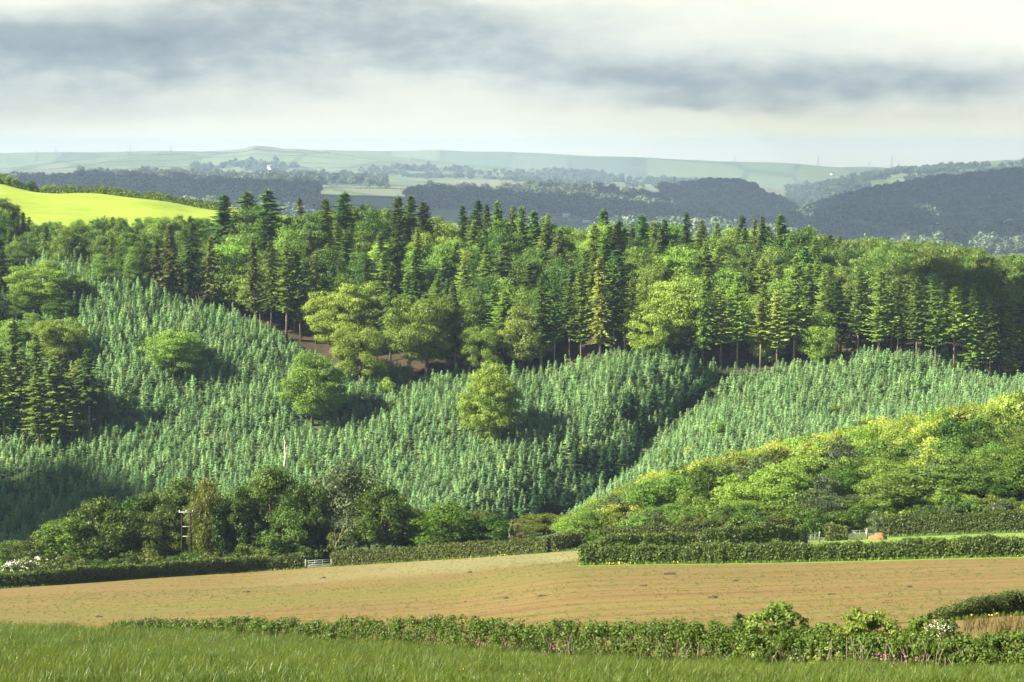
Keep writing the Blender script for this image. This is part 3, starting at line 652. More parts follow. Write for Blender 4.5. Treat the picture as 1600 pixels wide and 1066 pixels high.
# the rest of the wood: jittered, species by place
pts = []
yy = 540
cand = []
for y in np.arange(470, 606, 7.4):
    x = np.arange(-.315 * y, .315 * y, 7.8); x = x + rng.normal(size=len(x)) * 1.8 + rng.uniform(0, 8)
    for xx in x: cand.append((xx, y + rng.normal() * 1.9))
cand = np.array(cand)
cc = 800 + F * cand[:, 0] / cand[:, 1]
e = edge_y(cc); ok = (cand[:, 1] > e + 2.5) & (cand[:, 1] < 590)
cand, cc = cand[ok], cc[ok]
cz = ground(cand[:, 0], cand[:, 1])
n_by = {}
for (x, y), c, z in zip(cand, cc, cz):
    if any(math.hypot(x - a, y - b) < r + 1.8 for a, b, r in wood): continue
    depth = (y - float(edge_y(c))); u = rng.uniform()
    # wanted canopy row keeps the skyline down
    sky = prof(c, [(-100, 318), (30, 322), (60, 345), (200, 335), (340, 335), (400, 314), (460, 335), (530, 312), (600, 316), (700, 336), (860, 338), (900, 352), (940, 344), (1100, 345), (1240, 352), (1300, 362), (1400, 366), (1500, 380), (1600, 392), (1700, 400)])
    lf = None
    if c < 340: kd = 'broad' if u < .8 else 'spruce'; h = rng.uniform(9, 13); lf = M[random.choice(['broad', 'broad', 'broadlight', 'oak'])] if kd == 'broad' else None
    elif c > 1300:
        kd = 'broad' if (u < .85 and depth > 25) else ('pine' if u < .5 else 'larch'); h = rng.uniform(15, 19) if depth < 30 else rng.uniform(13, 17); lf = M[random.choice(['dull', 'dull', 'dull', 'broad'])] if kd == 'broad' else M[random.choice(['spruce', 'larch'])]
    elif 980 < c < 1240 and depth < 60: kd = 'broad' if u < .45 else ('larch' if u < .85 else 'spruce'); h = rng.uniform(14, 19); lf = M[random.choice(['broadlight', 'broad', 'broadlight'])] if kd == 'broad' else (M['larch'] if kd == 'larch' else None)
    elif u < (.36 if y < 540 else .5): kd = 'broad'; h = rng.uniform(12, 17); lf = M[random.choice(['broad', 'broadlight', 'broad', 'oak'])]
    elif u < .66: kd = 'larch'; h = rng.uniform(14, 20)
    elif u < .84: kd = 'fir'; h = rng.uniform(13, 19)
    elif u < .86: kd = 'spruce'; h = rng.uniform(15, 20); lf = M['brown']
    else: kd = 'spruce'; h = rng.uniform(15, 21)
    hmax = float(tan_of(sky)) * y + ZC - z
    if hmax < 5: continue
    if y > 555 and kd in ('broad', 'larch', 'fir') : h = hmax * rng.uniform(.88, 1.0)
    h = min(h, hmax * rng.uniform(.93, 1.0))
    w = h * (rng.uniform(.46, .62) if kd != 'broad' else rng.uniform(.62, .85))
    lab = {'broad': 'rounded broadleaf tree filling the wood on the ridge', 'larch': 'light green larch inside the wood on the ridge', 'fir': 'mid green fir inside the wood on the ridge', 'spruce': 'dark narrow spruce inside the wood on the ridge', 'pine': 'bare stemmed pine deep in the wood on the ridge'}[kd]
    if c < 340: lab = {'broad': 'rounded green tree of the belt below the bright hilltop field', 'spruce': 'dark spruce of the belt below the bright hilltop field'}[kd]
    elif c > 1300: lab = {'broad': 'dull green crown of the shaded wood at the right end of the ridge', 'pine': 'shaded pine of the wood at the right end of the ridge', 'larch': 'shaded larch of the wood at the right end of the ridge'}[kd]
    K[kd].put((x, y, z - .2), h, w, lab, lab.split(' of ')[-1] if ' of ' in lab else 'trees inside the ridge wood', leaf=lf)
    n_by[kd] = n_by.get(kd, 0) + 1
print('wood', n_by)
for i in range(46):
    t_ = (i + rng.uniform(0, 1)) / 46 * .93; q_ = t_ * (len(GP) - 1); j = int(q_); b = GP[j] + (GP[j + 1] - GP[j]) * (q_ - j); dd_ = GP[j + 1] - GP[j]; nn2 = np.array([-dd_[1], dd_[0]]) / np.hypot(*dd_)
    x, y = b + nn2 * rng.uniform(-.5, 8.0)
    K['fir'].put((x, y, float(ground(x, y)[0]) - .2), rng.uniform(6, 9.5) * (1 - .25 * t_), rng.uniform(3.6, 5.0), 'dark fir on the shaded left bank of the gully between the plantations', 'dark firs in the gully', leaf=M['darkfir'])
for i in range(26):
    for _ in range(40):
        px = rng.uniform(130, 1500); y = rng.uniform(415, 500); x = (px - 800) / F * y
        if y < float(edge_y(px)) - 4 and all(math.hypot(x - a, y - b) > r + 3 for a, b, r in lone_pts): break
    K['bush'].put((x, y, float(ground(x, y)[0]) - .1), rng.uniform(3., 4.6), rng.uniform(2.6, 4.4), 'fresh green sapling or bush poking up among the young spruces', 'saplings among the young spruces', leaf=M[random.choice(['broadlight', 'broad', 'larch', 'beech'])])
# left slope woodland between plantation and frame edge
for i, (px, pb, pt, w, kd, lf) in enumerate([(8, 360, 302, 60, 'broad', 'broad'), (-20, 372, 300, 60, 'broad', 'oak'), (5, 470, 392, 44, 'fir', 'spruce'), (30, 505, 455, 60, 'broad', 'oak'), (95, 500, 462, 60, 'broad', 'oak'), (20, 545, 500, 56, 'broad', 'broadlight'), (55, 528, 488, 50, 'broad', 'broad'),
      (-20, 520, 440, 60, 'broad', 'broad'), (0, 590, 540, 50, 'broad', 'dull'), (120, 470, 430, 40, 'broad', 'broad'), (160, 452, 396, 52, 'broad', 'broad'), (265, 458, 408, 44, 'broad', 'broadlight'), (15, 440, 385, 56, 'broad', 'broad'), (-30, 460, 400, 60, 'broad', 'oak')]):
    K[kd].at_px(px, pb, pt, w, 420, 600, 'green tree on the left slope below the bright field, %s of fourteen' % nth(i), 'trees on the left slope', leaf=M[lf])

# ------------------------------------------------------------------ woodland on the near right hill
hc = []
for y in np.arange(284, 372, 5.8):
    x = np.arange(.02 * y, .36 * y, 6.2); x = x + rng.normal(size=len(x)) * 1.3 + rng.uniform(0, 5)
    for xx in x: hc.append((xx, y + rng.normal() * 1.3))
hc = np.array(hc); cz = ground(hc[:, 0], hc[:, 1]); cpx = 800 + F * hc[:, 0] / hc[:, 1]; nh = 0
for (x, y), z, c in zip(hc, cz, cpx):
    topcap = 9 + prof(c, [(860, 802), (900, 792), (1000, 738), (1100, 705), (1200, 680), (1300, 662), (1400, 640), (1500, 620), (1600, 602), (1750, 590)])
    hmax = float(tan_of(topcap)) * y + ZC - z
    h = min(rng.uniform(7.5, 9.5) * (.72 + .28 * min(1, (y - 280) / 45)), hmax)
    if h < 2.5: continue
    u = rng.uniform(); front = y < 306
    lf = random.choice(['hillwood', 'beech', 'hillwood', 'hillwood', 'broadlight']) if not front else random.choice(['broad', 'broadlight', 'greywillow', 'broad', 'oak'])
    if c > 1470 and y < 330: lf = 'oak' if u < .7 else 'broad'
    if not front and u < .12: lf = 'oakolive'
    if c < 1120 and not front: lf = random.choice(['hillwood', 'oakolive', 'broadlight'])
    lab = 'leafy tree at the foot of the near right hill just behind the hedges' if front else 'windblown yellow green tree covering the near right hill'
    K['hill'].put((x, y, z - .2), h * rng.uniform(.84, 1.05), max(5.5, h * rng.uniform(.9, 1.25)), lab, 'trees of the near right hill', leaf=M[lf]); nh += 1
print('hill', nh)

# ------------------------------------------------------------------ trees in front of the valley
def bare_tree(name, p, h, label, mat, spread=.45, levels=4, cat='bare tree', seed=1, r0=.12, ivy=None, twist=.12, n0=3):
    r = np.random.default_rng(seed); g = Geo()
    def grow(s, d, L, rad, lv):
        n = 4; P = [s]; cur = s.copy(); dd = d.copy()
        for i in range(n):
            dd = unit(dd + r.normal(size=3) * twist + np.array([0, 0, .04])); cur = cur + dd * L / n; P.append(cur.copy())
        g.tube(P, np.linspace(rad, rad * .55, n + 1), 5 if lv > 2 else 4)
        if lv == 0: return
        for k in range(int(r.integers(2, n0 + 1))):
            i = r.integers(1, n + 1); nd = unit(dd + unit(r.normal(size=3)) * (spread + .25)); nd[2] = abs(nd[2]) * .8 + .15
            grow(P[i], unit(nd), L * r.uniform(.5, .75), rad * .5, lv - 1)
    grow(np.array([0, 0, -.3]), np.array([0, 0, 1.]), h * .45, r0, levels)
    t = empty(name, p); tag(t, label, cat)
    g.build('branches', [mat], t)
    if ivy:
        q = clump_leaves(np.stack([r.normal(size=14) * .5, r.normal(size=14) * .5, r.uniform(0, h * .5, 14)], 1), r.uniform(.4, .9, 14), 60, .2)
        Geo().quads(q).build('ivy', [ivy], t)
    return t
FRONT = [ # px, foot, top, width, leaf, words
 (110, 885, 812, 90, 'oak', 'low dark oak at the left end of the near tree belt'),
 (165, 884, 782, 100, 'oak', 'dark green oak left of the power pole, its crown sloping down to the left'),
 (225, 882, 775, 90, 'oak', 'dense green oak close left of the power pole'),
 (60, 888, 838, 80, 'oakolive', 'low bushy tree beside the white blossom at the left'),
 (20, 890, 846, 70, 'oak', 'small green tree in the lower left corner of the belt'),
 (275, 876, 752, 95, 'oakolive', 'olive tree with a russet top behind the power pole'),
 (322, 868, 752, 50, 'oakolive', 'olive leaved tree right of the power pole, behind it'),
 (250, 878, 800, 70, 'oakolive', 'olive tree whose side touches the power pole'),
 (425, 870, 736, 110, 'oak', 'tall dark oak, highest of the belt left of centre'),
 (372, 872, 765, 70, 'oak', 'dark oak between the olive tree right of the pole and the tallest oak'),
 (478, 868, 756, 70, 'oak', 'dark oak joined to the right side of the tallest oak'),
 (405, 880, 795, 80, 'broad', 'bright green round tree in front of the tallest oak'),
 (445, 882, 800, 70, 'broad', 'bright green tree right of the round one in front of the tallest oak'),
 (345, 884, 818, 70, 'oakolive', 'yellow green sapling tree sloping towards the power pole'),
 (550, 872, 726, 105, 'greywillow', 'tall grey green tree behind the bare twigged one'),
 (600, 874, 765, 90, 'oak', 'dark green tree under the right shoulder of the grey green one'),
 (560, 880, 800, 90, 'greywillow', 'bushy grey green tree low behind the hedge'),
 (640, 872, 790, 70, 'broad', 'fresh green tree right of the grey green group'),
 (690, 868, 790, 100, 'oak', 'round dark tree in the middle of the near belt'),
 (700, 850, 778, 50, 'broad', 'bright crown peeping over the round dark tree'),
 (748, 860, 795, 60, 'oakolive', 'olive tree right of the round dark one'),
 (778, 858, 802, 64, 'oak', 'small dark tree close left of the thorny one'),
 (850, 856, 800, 70, 'oakolive', 'low olive tree right of the thorny one'),
 (880, 850, 805, 80, 'oakolive', 'wide low olive tree at the mouth of the gully'),
 (925, 846, 796, 60, 'broadlight', 'light green tree at the right side of the gully mouth'),
 (970, 842, 780, 70, 'hillwood', 'yellow green tree at the right of the gully mouth'),
 (1050, 838, 785, 80, 'broad', 'vivid green bush tree behind the long hedge'),
 (1010, 840, 800, 50, 'oakolive', 'small olive tree behind the long hedge'),
 (1170, 836, 782, 90, 'broadlight', 'light round tree behind the hedges left of the two gates'),
 (1215, 830, 720, 110, 'broadlight', 'large pale green tree on the near right hill front'),
 (1270, 838, 762, 80, 'greywillow', 'grey green tree right above the two gates'),
 (1330, 832, 770, 70, 'greywillow', 'dull green tree between the gates and the far right hedge'),
 (1400, 828, 735, 100, 'broadlight', 'fresh green tree above the soil heap'),
 (1470, 826, 720, 120, 'broad', 'large rounded green oak behind the far right hedge'),
 (1490, 818, 765, 80, 'broadlight', 'lighter green crown in front of the large rounded oak'),
 (1560, 822, 735, 110, 'oak', 'very dark tree behind the far right hedge'),
 (1615, 820, 700, 90, 'oak', 'dark tree cut by the right edge of the photo'),
]
for i, (px, pb, pt, w, lf, words_) in enumerate(FRONT):
    y = 292 + (i % 3) * 4 if px < 900 else 277 + (i % 2) * 5
    a = float(a_of(px, pb)); g0 = float(ground(a * y, y)[0]); h = (float(tan_of(pt)) * y + ZC - g0) * (1.07 if px < 700 else 1.0)
    K['oak'].put((a * y, y, g0 - .2), h, 1.3 * w * y / F, words_, 'trees of the near belt', vi=i, leaf=M[lf])
for i in range(46):
    px = -20 + i * 20.5 + rng.uniform(-6, 6); y = 304 + rng.uniform(-4, 5); top = prof(px, [(0, 858), (100, 835), (160, 800), (240, 772), (300, 765), (420, 762), (560, 760), (640, 800), (760, 812), (900, 822)])
    a = (px - 800) / F; g0 = float(ground(a * y, y)[0]); h = float(tan_of(top + rng.uniform(0, 14))) * y + ZC - g0
    K['oak'].put((a * y, y, g0 - .2), h, rng.uniform(8, 11), 'dark tree filling the near belt behind its front row', 'filling trees of the near belt', leaf=M[random.choice(['oak', 'oak', 'oakolive', 'broad', 'greywillow'])])
for i in range(54):
    px = 905 + i * 14.5 + rng.uniform(-5, 5); y = 268 + rng.uniform(0, 9); a = (px - 800) / F; g0 = float(ground(a * y, y)[0])
    K['bush'].put((a * y, y, g0 - .1), rng.uniform(2.2, 4.2), rng.uniform(4., 5.5), 'low bush at the foot of the near right hill behind the hedges', 'bushes at the foot of the near right hill', leaf=M[random.choice(['hedgewild', 'broad', 'greywillow', 'broadlight', 'oakolive', 'oak'])])
# bare and thorny ones
def px_ground(px, pb, y):
    a = float(a_of(px, pb)); return np.array([a * y, y, float(ground(a * y, y)[0])])
bare_tree('bare_tree', px_ground(522, 872, 290), 9.0, 'tree with bare grey twigs spreading behind the gate in the hedge', M['twig'], .5, 5, seed=3, r0=.14, n0=4, ivy=M['oakolive'])
bare_tree('thorn_tree', px_ground(810, 840, 284), 7.2, 'thin crowned thorn tree showing its twisted branches over the long hedge', M['twig'], .6, 5, seed=8, r0=.13, n0=4, twist=.25, ivy=M['rust'])
bare_tree('bare_tree', px_ground(345, 880, 284), 5.0, 'small bare sapling twigs right of the power pole', M['twig'], .5, 4, seed=5, r0=.07, n0=3)
bare_tree('bare_tree', px_ground(395, 880, 284), 5.2, 'thin pale sapling in front of the bright green round tree', M['twig'], .3, 3, seed=9, r0=.07, n0=3)
p = hit(445, 745, 398, 520); k = p[1] / F; t = empty('dead_tree', p); tag(t, 'bleached dead tree standing crooked in the young spruces', 'dead tree')
Geo().tube([(0, 0, -.5), (-.2 * k, 0, 20 * k), (2 * k, 0, 34 * k), (0, 0, 46 * k), (1.5 * k, 0, 54 * k), (-1 * k, 0, 60 * k), (1 * k, 0, 65 * k)], [.30, .26, .22, .17, .13, .09, .04], 7).build('trunk', [M['deadwood']], t)
for pts_ in ([(0, 0, 44 * k), (4 * k, 0, 45 * k), (8 * k, 0, 44 * k)], [(2 * k, 0, 34 * k), (5 * k, -.2, 38 * k)]): Geo().tube(pts_, np.linspace(.12, .04, len(pts_)), 5).build('branch', [M['deadwood']], t)
bare_tree('dead_tree', hit(30, 700, 402, 520), 9.0, 'grey dead branches beneath the conifer group at the left', M['twig'], .6, 4, seed=13, r0=.2, n0=4, cat='dead tree')
bare_tree('dead_tree', hit(305, 495, 430, 560), 12.0, 'leaning dead trunk before the dark wood left of centre', M['twig'], .4, 2, seed=14, r0=.2, n0=2, cat='dead tree')
# bushes before the belt
for i in range(22):
    px = 8 + i * 22 + rng.uniform(-6, 6); pb = 897 - i * .8; y = float(np.interp(px, COLS, Yc[:, 6])) + 4.5 + rng.uniform(-1, 2)
    p = px_ground(px, pb, y); h = rng.uniform(2.6, 4.0)
    if i in (0, 2):
        o = K['bush'].put(p, h, 4.6, ['hawthorn covered with white blossom at the left photo edge', '', 'white blossomed hawthorn, the brighter one right of the first'][i], 'hawthorns along the left hedge', leaf=M['hedgewild'])
        me = K['bush'].v[0]
        q = clump_leaves(np.stack([rng.normal(size=30) * 1.1, rng.normal(size=30) * 1.1, rng.uniform(1.6, 3.1, 30)], 1), rng.uniform(.15, .4, 30), 26, .12)
        Geo().quads(q).build('blossom', [M['blossom']], o)
    else:
        K['bush'].put(p, h, h * 1.4, 'green bush behind the clipped hedge on the left, %s from the left' % nth(i), 'bushes behind the left hedge', leaf=M[random.choice(['hedgewild', 'oakolive', 'oak', 'herb'])])

# ------------------------------------------------------------------ hedges
def hedge(name, pts, width, hts, leaf_size, dens, mat, label, lumps=.12, flowers=None, core=True, skirt=None, group='hedges between the fields'):
    """pts ground (x,y) polyline, hts height at each point; leafy shell round a twiggy core; one mesh of leaves + its parts"""
    P = np.array(pts, float); seg = np.hypot(*np.diff(P, axis=0).T); cum = np.r_[0, np.cumsum(seg)]; Lt = cum[-1]
    hts = np.broadcast_to(hts, (len(P),)) if np.ndim(hts) else np.full(len(P), hts)
    def at(s):
        x = np.interp(s, cum, P[:, 0]); y = np.interp(s, cum, P[:, 1]); h = np.interp(s, cum, hts)
        k = np.clip(np.searchsorted(cum, s, 'right') - 1, 0, len(seg) - 1); d = np.diff(P, axis=0)[k] / seg[k][:, None]
        return x, y, h, np.stack([d[:, 1], -d[:, 0]], 1)
    ph = rng.uniform(0, 6.28, 6)
    def lump(s, t=0):
        return 1 + lumps * (np.sin(s * .9 + ph[0]) * .4 + np.sin(s * 2.3 + ph[1] + t) * .35 + np.sin(s * .31 + ph[2]) * .5 + np.sin(s * 5.1 + ph[3] - t) * .25)
    h0 = float(np.mean(hts)); per = 2 * h0 + width
    n = int(Lt * per * dens / (leaf_size ** 2 * .5))
    s = rng.uniform(-.2, Lt + .2, n); x, y, h, nn = at(np.clip(s, 0, Lt))
    u = rng.uniform(0, per, n)
    side = np.where(u < h0, 1., np.where(u > h0 + width, -1., 0.))
    v = np.where(u < h0, u / h0, np.where(u > h0 + width, (per - u) / h0, 1.))     # height fraction
    w = np.where(side == 0, (u - h0 - width / 2) / (width / 2), side)
    lu = lump(s, v * 3)
    w = w * (1 - .16 * v ** 3) * (1 - .12 * (1 - v))
    off = w * width / 2 * lu; hh = v * h * lump(s)
    ix = x + nn[:, 0] * off; iy = y + nn[:, 1] * off
    nr = np.stack([nn[:, 0] * side, nn[:, 1] * side, np.where(side == 0, 1., .25)], 1)
    jit = rng.normal(size=(n, 3)) * leaf_size * .6
    pos = np.stack([ix, iy, ground(ix, iy) + hh], 1) + jit
    stray = rng.uniform(size=n) < .04
    pos[:, 2] += np.where(stray & (v > .85), rng.uniform(0, .22 * h0, n), 0)
    nr = unit(nr + rdir(n) * .8); al = np.cross(nr, rdir(n)); al[:, 2] += .2
    ls = leaf_size * rng.uniform(.6, 1.4, n)
    g = Geo().quads(diamonds(pos, al, nr, ls * 1.3, ls * .85))
    o = g.build(name, [mat]); tag(o, label, 'hedge', group)
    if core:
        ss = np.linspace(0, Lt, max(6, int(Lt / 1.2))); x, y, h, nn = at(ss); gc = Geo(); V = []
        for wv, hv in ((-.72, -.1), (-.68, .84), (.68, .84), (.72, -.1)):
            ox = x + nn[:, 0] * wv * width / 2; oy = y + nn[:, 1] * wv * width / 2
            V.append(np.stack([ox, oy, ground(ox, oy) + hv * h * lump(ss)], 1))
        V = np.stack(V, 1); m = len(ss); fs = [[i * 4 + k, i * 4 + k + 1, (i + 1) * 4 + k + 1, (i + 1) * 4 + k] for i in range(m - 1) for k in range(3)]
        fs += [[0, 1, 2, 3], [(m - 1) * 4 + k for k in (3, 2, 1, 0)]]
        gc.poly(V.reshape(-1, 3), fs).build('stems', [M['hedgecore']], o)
    if skirt:
        n2 = int(Lt * 40); s = rng.uniform(0, Lt, n2); x, y, h, nn = at(s); sd = rng.choice([-1, 1], n2); of = sd * (width / 2 + rng.uniform(0, .7, n2))
        ix = x + nn[:, 0] * of; iy = y + nn[:, 1] * of; z = ground(ix, iy)
        hgt = rng.uniform(.15, .45, n2) ; al = np.stack([rng.normal(size=n2) * .3, rng.normal(size=n2) * .3, np.ones(n2)], 1)
        Geo().quads(diamonds(np.stack([ix, iy, z + hgt * .4], 1), al, np.array([0, -1., .3]) + rdir(n2) * .6, hgt, .14)).build('verge_herbs', [M['herb']], o)
    if flowers:
        m_, nf, where = flowers
        s = rng.choice(rng.uniform(0, Lt, 14), nf) + rng.normal(size=nf) * Lt * .012; s = np.clip(s, 0, Lt); x, y, h, nn = at(s)
        sgn = np.where(nn[:, 1] < 0, 1., -1.); of = sgn * (width / 2 + (rng.uniform(.15, .8, nf) if where == 'ground' else rng.uniform(-.05, .15, nf)))
        ix = x + nn[:, 0] * of; iy = y + nn[:, 1] * of; z = ground(ix, iy) + (rng.uniform(.05, .3, nf) if where == 'ground' else rng.uniform(.2, .8, nf) * h)
        Geo().quads(diamonds(np.stack([ix, iy, z], 1), rdir(nf), np.array([0, -1., .6]) + rdir(nf) * .4, .10, .10)).build('flowers', [m_], o)
    return o
def path(pxs, ys): return [(float((px - 800) / F * y), y) for px, y in zip(pxs, ys)]
def yline(px, off=0.): return float(np.interp(px, COLS, Yc[:, 6])) + off
# A clipped hedge along the left end of the field
pa = [-300, -60, 0, 60, 120, 200, 300, 400, 468]
hedge('hedge', path(pa, [yline(p, .8) for p in pa]), 1.8, 2.0, .19, 2.1, M['hedge'], 'clipped dark hedge left of the field gate along the brown field', skirt=True)
pb_ = [516, 560, 620, 700, 780, 860, 930, 1000, 1100, 1200, 1264]
hedge('hedge', path(pb_, [yline(p, 1.0 if p < 900 else 6) for p in pb_]), 1.9, 2.0, .19, 2.1, M['hedge'], 'long clipped hedge from the field gate to the hedge corner and on behind it', skirt=True, flowers=(M['yellowflower'], 110, 'ground'))
pc = [908, 960, 1040, 1120, 1200, 1300, 1400, 1500, 1600, 1700, 2000]
hedge('hedge', path(pc, [193.5] * len(pc)), 2.4, [1.8, 1.95, 1.9, 1.8, 1.75, 1.8, 1.75, 1.75, 2.0, 2.1, 2.1], .15, 2.0, M['hedge'], 'thick nearer hedge crossing the right half behind the brown field', lumps=.16, skirt=True, flowers=(M['yellowflower'], 110, 'ground'))
pc2 = [935, 1000, 1080, 1160, 1262]
hedge('hedge', path(pc2, [236, 238, 240, 242, 246]), 2.2, [1.8, 2.2, 2.2, 2.6, 2.3], .18, 2.0, M['hedge'], 'bushy middle hedge ending at the left gate post', lumps=.2, flowers=(M['pink'], 60, 'hedge'))
hedge('hedge', path([1299, 1329], [262, 262]), 2.4, [2.1, 2.0], .18, 1.6, M['hedge'], 'short hedge block between the two gates', lumps=.15)
pd = [1388, 1420, 1500, 1600, 1700, 1950]
hedge('hedge', path(pd, [yline(p, 2.) for p in pd]), 2.2, [2.1, 2.3, 2.4, 2.5, 2.5, 2.5], .19, 1.6, M['hedge'], 'clipped hedge right of the soil heap behind the green pasture', skirt=True)
pe = [1478, 1510, 1550, 1600, 1660, 2000]
hedge('hedge', path(pe, [116, 117, 118, 119, 120, 124]), 1.5, [.35, .75, 1.1, 1.5, 1.8, 1.9], .11, 1.5, M['hedge'], 'dark hedge entering from the right edge above the blossom bush', lumps=.15, skirt=True, flowers=(M['yellowflower'], 30, 'ground'))
# hilltop hedges
ph1 = [-150, 0, 60, 140, 220, 300, 345]
hedge('hedge', path(ph1, [float(np.interp(p, COLS, Yc[:, 14])) for p in ph1]), 2.6, 2.0, .45, 1.5, M['oak'], 'hedge along the upper edge of the bright yellow green field', lumps=.35, core=False)
ph2 = [120, 200, 280, 345]
hedge('hedge', path(ph2, [float(np.interp(p, COLS, Yc[:, 15])) - 2 for p in ph2]), 2.4, 1.6, .5, 1.5, M['spruce'], 'thin dark hedge on the brow behind the bright field', lumps=.2, core=False)
for i, px in enumerate([50, 2, 12, 24, 70, 82, 110, 160, 205]):
    y = float(np.interp(px, COLS, Yc[:, 14])) - .5; p = px_ground(px, 292, y)
    K['bush'].put(p, [4.0, 5, 4.5, 4, 3.4, 3.8, 3.6, 3.2, 3.0][i], [4., 4, 4, 3.5, 3, 3, 3, 3, 2.8][i], 'bush rising from the hedge of the bright field, ' + ['dense dark round one', 'at the photo edge', 'second at the left end', 'third at the left end', 'small right of the dark one', 'next to the small one', 'midway along', 'two thirds along', 'near the right end'][i], 'bushes in the hilltop hedge', leaf=M['oak'] if i == 0 else M['broadlight'])

# ------------------------------------------------------------------ the near wild hedge
nx = [170, 230, 300, 360, 420, 500, 560, 600, 650, 680, 720, 760, 790, 815, 840, 870, 910, 960, 1000, 1050, 1100, 1130, 1160, 1200, 1260, 1320, 1380, 1440, 1500, 1560, 1620, 1700, 2100]
ntop = [972, 966, 969, 963, 966, 970, 965, 968, 962, 958, 962, 964, 962, 974, 978, 966, 970, 970, 968, 966, 976, 972, 976, 980, 985, 985, 985, 988, 992, 985, 985, 985, 985]
HC, HR, HM = [], [], []
s_px = np.arange(165, 2050, 3.1)
for px in s_px:
    y = float(np.interp(px, COLS, Yc[:, 3])) + 1.2; x = (px - 800) / F * y; g0 = float(ground(x, y)[0])
    top = float(tan_of(np.interp(px, nx, ntop))) * y + ZC
    H = max(.5, top - g0)
    for _ in range(3):
        r = rng.uniform(.22, .5); zz = rng.uniform(.1, 1) ** .7 * (H - r * .6)
        HC.append((x + rng.normal() * .15, y + rng.normal() * .38, g0 + max(.1, zz))); HR.append(r)
HC = np.array(HC); HR = np.array(HR)
q = clump_leaves(HC, HR, 62, .105, .95, .45)
nh_ = Geo().quads(q).build('wild_hedge', [M['hedgewild']])
tag(nh_, 'unclipped leafy hedge running across the foreground below the brown field', 'hedge', 'hedges between the fields')
# parts of it: dry stems, twig core, flowers
g = Geo()
for px in np.r_[rng.uniform(830, 1560, 46), rng.uniform(850, 900, 8), rng.uniform(1300, 1480, 34), rng.uniform(600, 660, 3)]:
    y = float(np.interp(px, COLS, Yc[:, 3])) + rng.uniform(.1, .7); x = (px - 800) / F * y; g0 = float(ground(x, y)[0])
    hh = rng.uniform(.5, 1.5); b = rng.normal(size=2) * .15
    g.tube([(x, y, g0), (x + b[0] * .5, y, g0 + hh * .5), (x + b[0] * 1.6, y + b[1], g0 + hh)], [.02, .014, .006], 4)
ds_ = g.build('dry_stems', [M['deadstem']], nh_)
g = Geo()
for px in s_px[::2]:
    y = float(np.interp(px, COLS, Yc[:, 3])) + 1.2; x = (px - 800) / F * y; g0 = float(ground(x, y)[0])
    for _ in range(3):
        b = rng.normal(size=3) * .35; g.tube([(x + b[2] * .3, y, g0 - .1), (x + b[0], y + b[1], g0 + rng.uniform(.8, 1.5))], [.03, .01], 4)
g.build('stems', [M['bark']], nh_)
fp = []
for cpx, n_ in ((1410, 12), (1425, 9), (1395, 10), (1385, 8), (1445, 6), (875, 4), (865, 4)):
    for _ in range(n_):
        px = cpx + rng.normal() * 3; y = float(np.interp(px, COLS, Yc[:, 3])) + rng.uniform(.0, .5); x = (px - 800) / F * y; fp.append((x, y, float(ground(x, y)[0]) + rng.uniform(.25, .8)))
fp = np.array(fp); Geo().quads(diamonds(fp, rdir(len(fp)), np.array([0, -1., .3]) + rdir(len(fp)) * .3, .08, .07)).build('foxglove_flowers', [M['pink']], nh_)
def shrub(name, px, pb, pt, w, leaf, label, lsize=.12, n=70, per=60, extra=None, dy=2.5, cat='shrub'):
    y = float(np.interp(px, COLS, Yc[:, 3])) + dy; x = (px - 800) / F * y; g0 = float(ground(x, y)[0]); k = y / F
    h = float(tan_of(pt)) * y + ZC - g0; W = w * k
    cen = np.stack([rng.normal(size=n) * W * .26, rng.normal(size=n) * .55, np.zeros(n)], 1)
    env = np.clip(1 - (cen[:, 0] / (W * .62)) ** 2, .15, 1); cen[:, 2] = rng.uniform(.12, 1, n) ** .7 * (h * env - .2)
    t = empty(name, (x, y, g0)); tag(t, label, cat)
    Geo().quads(clump_leaves(cen, rng.uniform(.2, .42, n), per, lsize, .6, .3, .5)).build('crown', [leaf], t)
    g = Geo()
    for c_ in cen[:14]: g.tube([(0, 0, -.1), (c_[0] * .4, c_[1] * .4, c_[2] * .5), tuple(c_)], [.04, .025, .01], 4)
    g.build('stems', [M['bark']], t)
    if extra:
        c2 = cen[cen[:, 2] > h * .45][:26]
        Geo().quads(clump_leaves(c2, np.full(len(c2), .32), 30, .045, .6, .6, .5)).build('blossom', [extra], t)
    return t
shrub('elder_bush', 1225, 1020, 938, 130, M['elder'], 'bright green leafy shrub rising highest from the foreground hedge', n=110)
shrub('elder_bush', 1370, 1025, 950, 150, M['elder'], 'second bright green shrub, lower and wider, left of the white blossom', n=120)
shrub('elder_bush', 1300, 1022, 968, 90, M['elder'], 'low bright green shrub between the two taller bright ones', n=60)
shrub('holly_bush', 1160, 1015, 955, 46, M['oak'], 'small dark twiggy shrub left of the highest bright shrub', n=34)
shrub('hawthorn_bush', 1488, 1022, 955, 70, M['hedgewild'], 'foreground shrub dotted with white blossom near the right edge', n=50, extra=M['blossom'])
shrub('rose_bush', 1455, 1025, 960, 50, M['oak'], 'dark leaved shrub left beside the white blossomed one', n=36)
# russet undergrowth by the right hedge
q = []
for _ in range(260):
    px = rng.uniform(1520, 1640); y = rng.uniform(104, 114); x = (px - 800) / F * y; q.append((x, y, float(ground(x, y)[0]) + .25))
q = np.array(q); al = rdir(len(q)) * .35 + np.array([0, 0, 1.])
tag(Geo().quads(diamonds(q, al, np.array([0, -1, .2]) + rdir(len(q)) * .5, rng.uniform(.4, .9, len(q)), .07)).build('undergrowth', [M['rust']]), 'reddish dry undergrowth in the field corner at the right', 'undergrowth', kind='stuff')

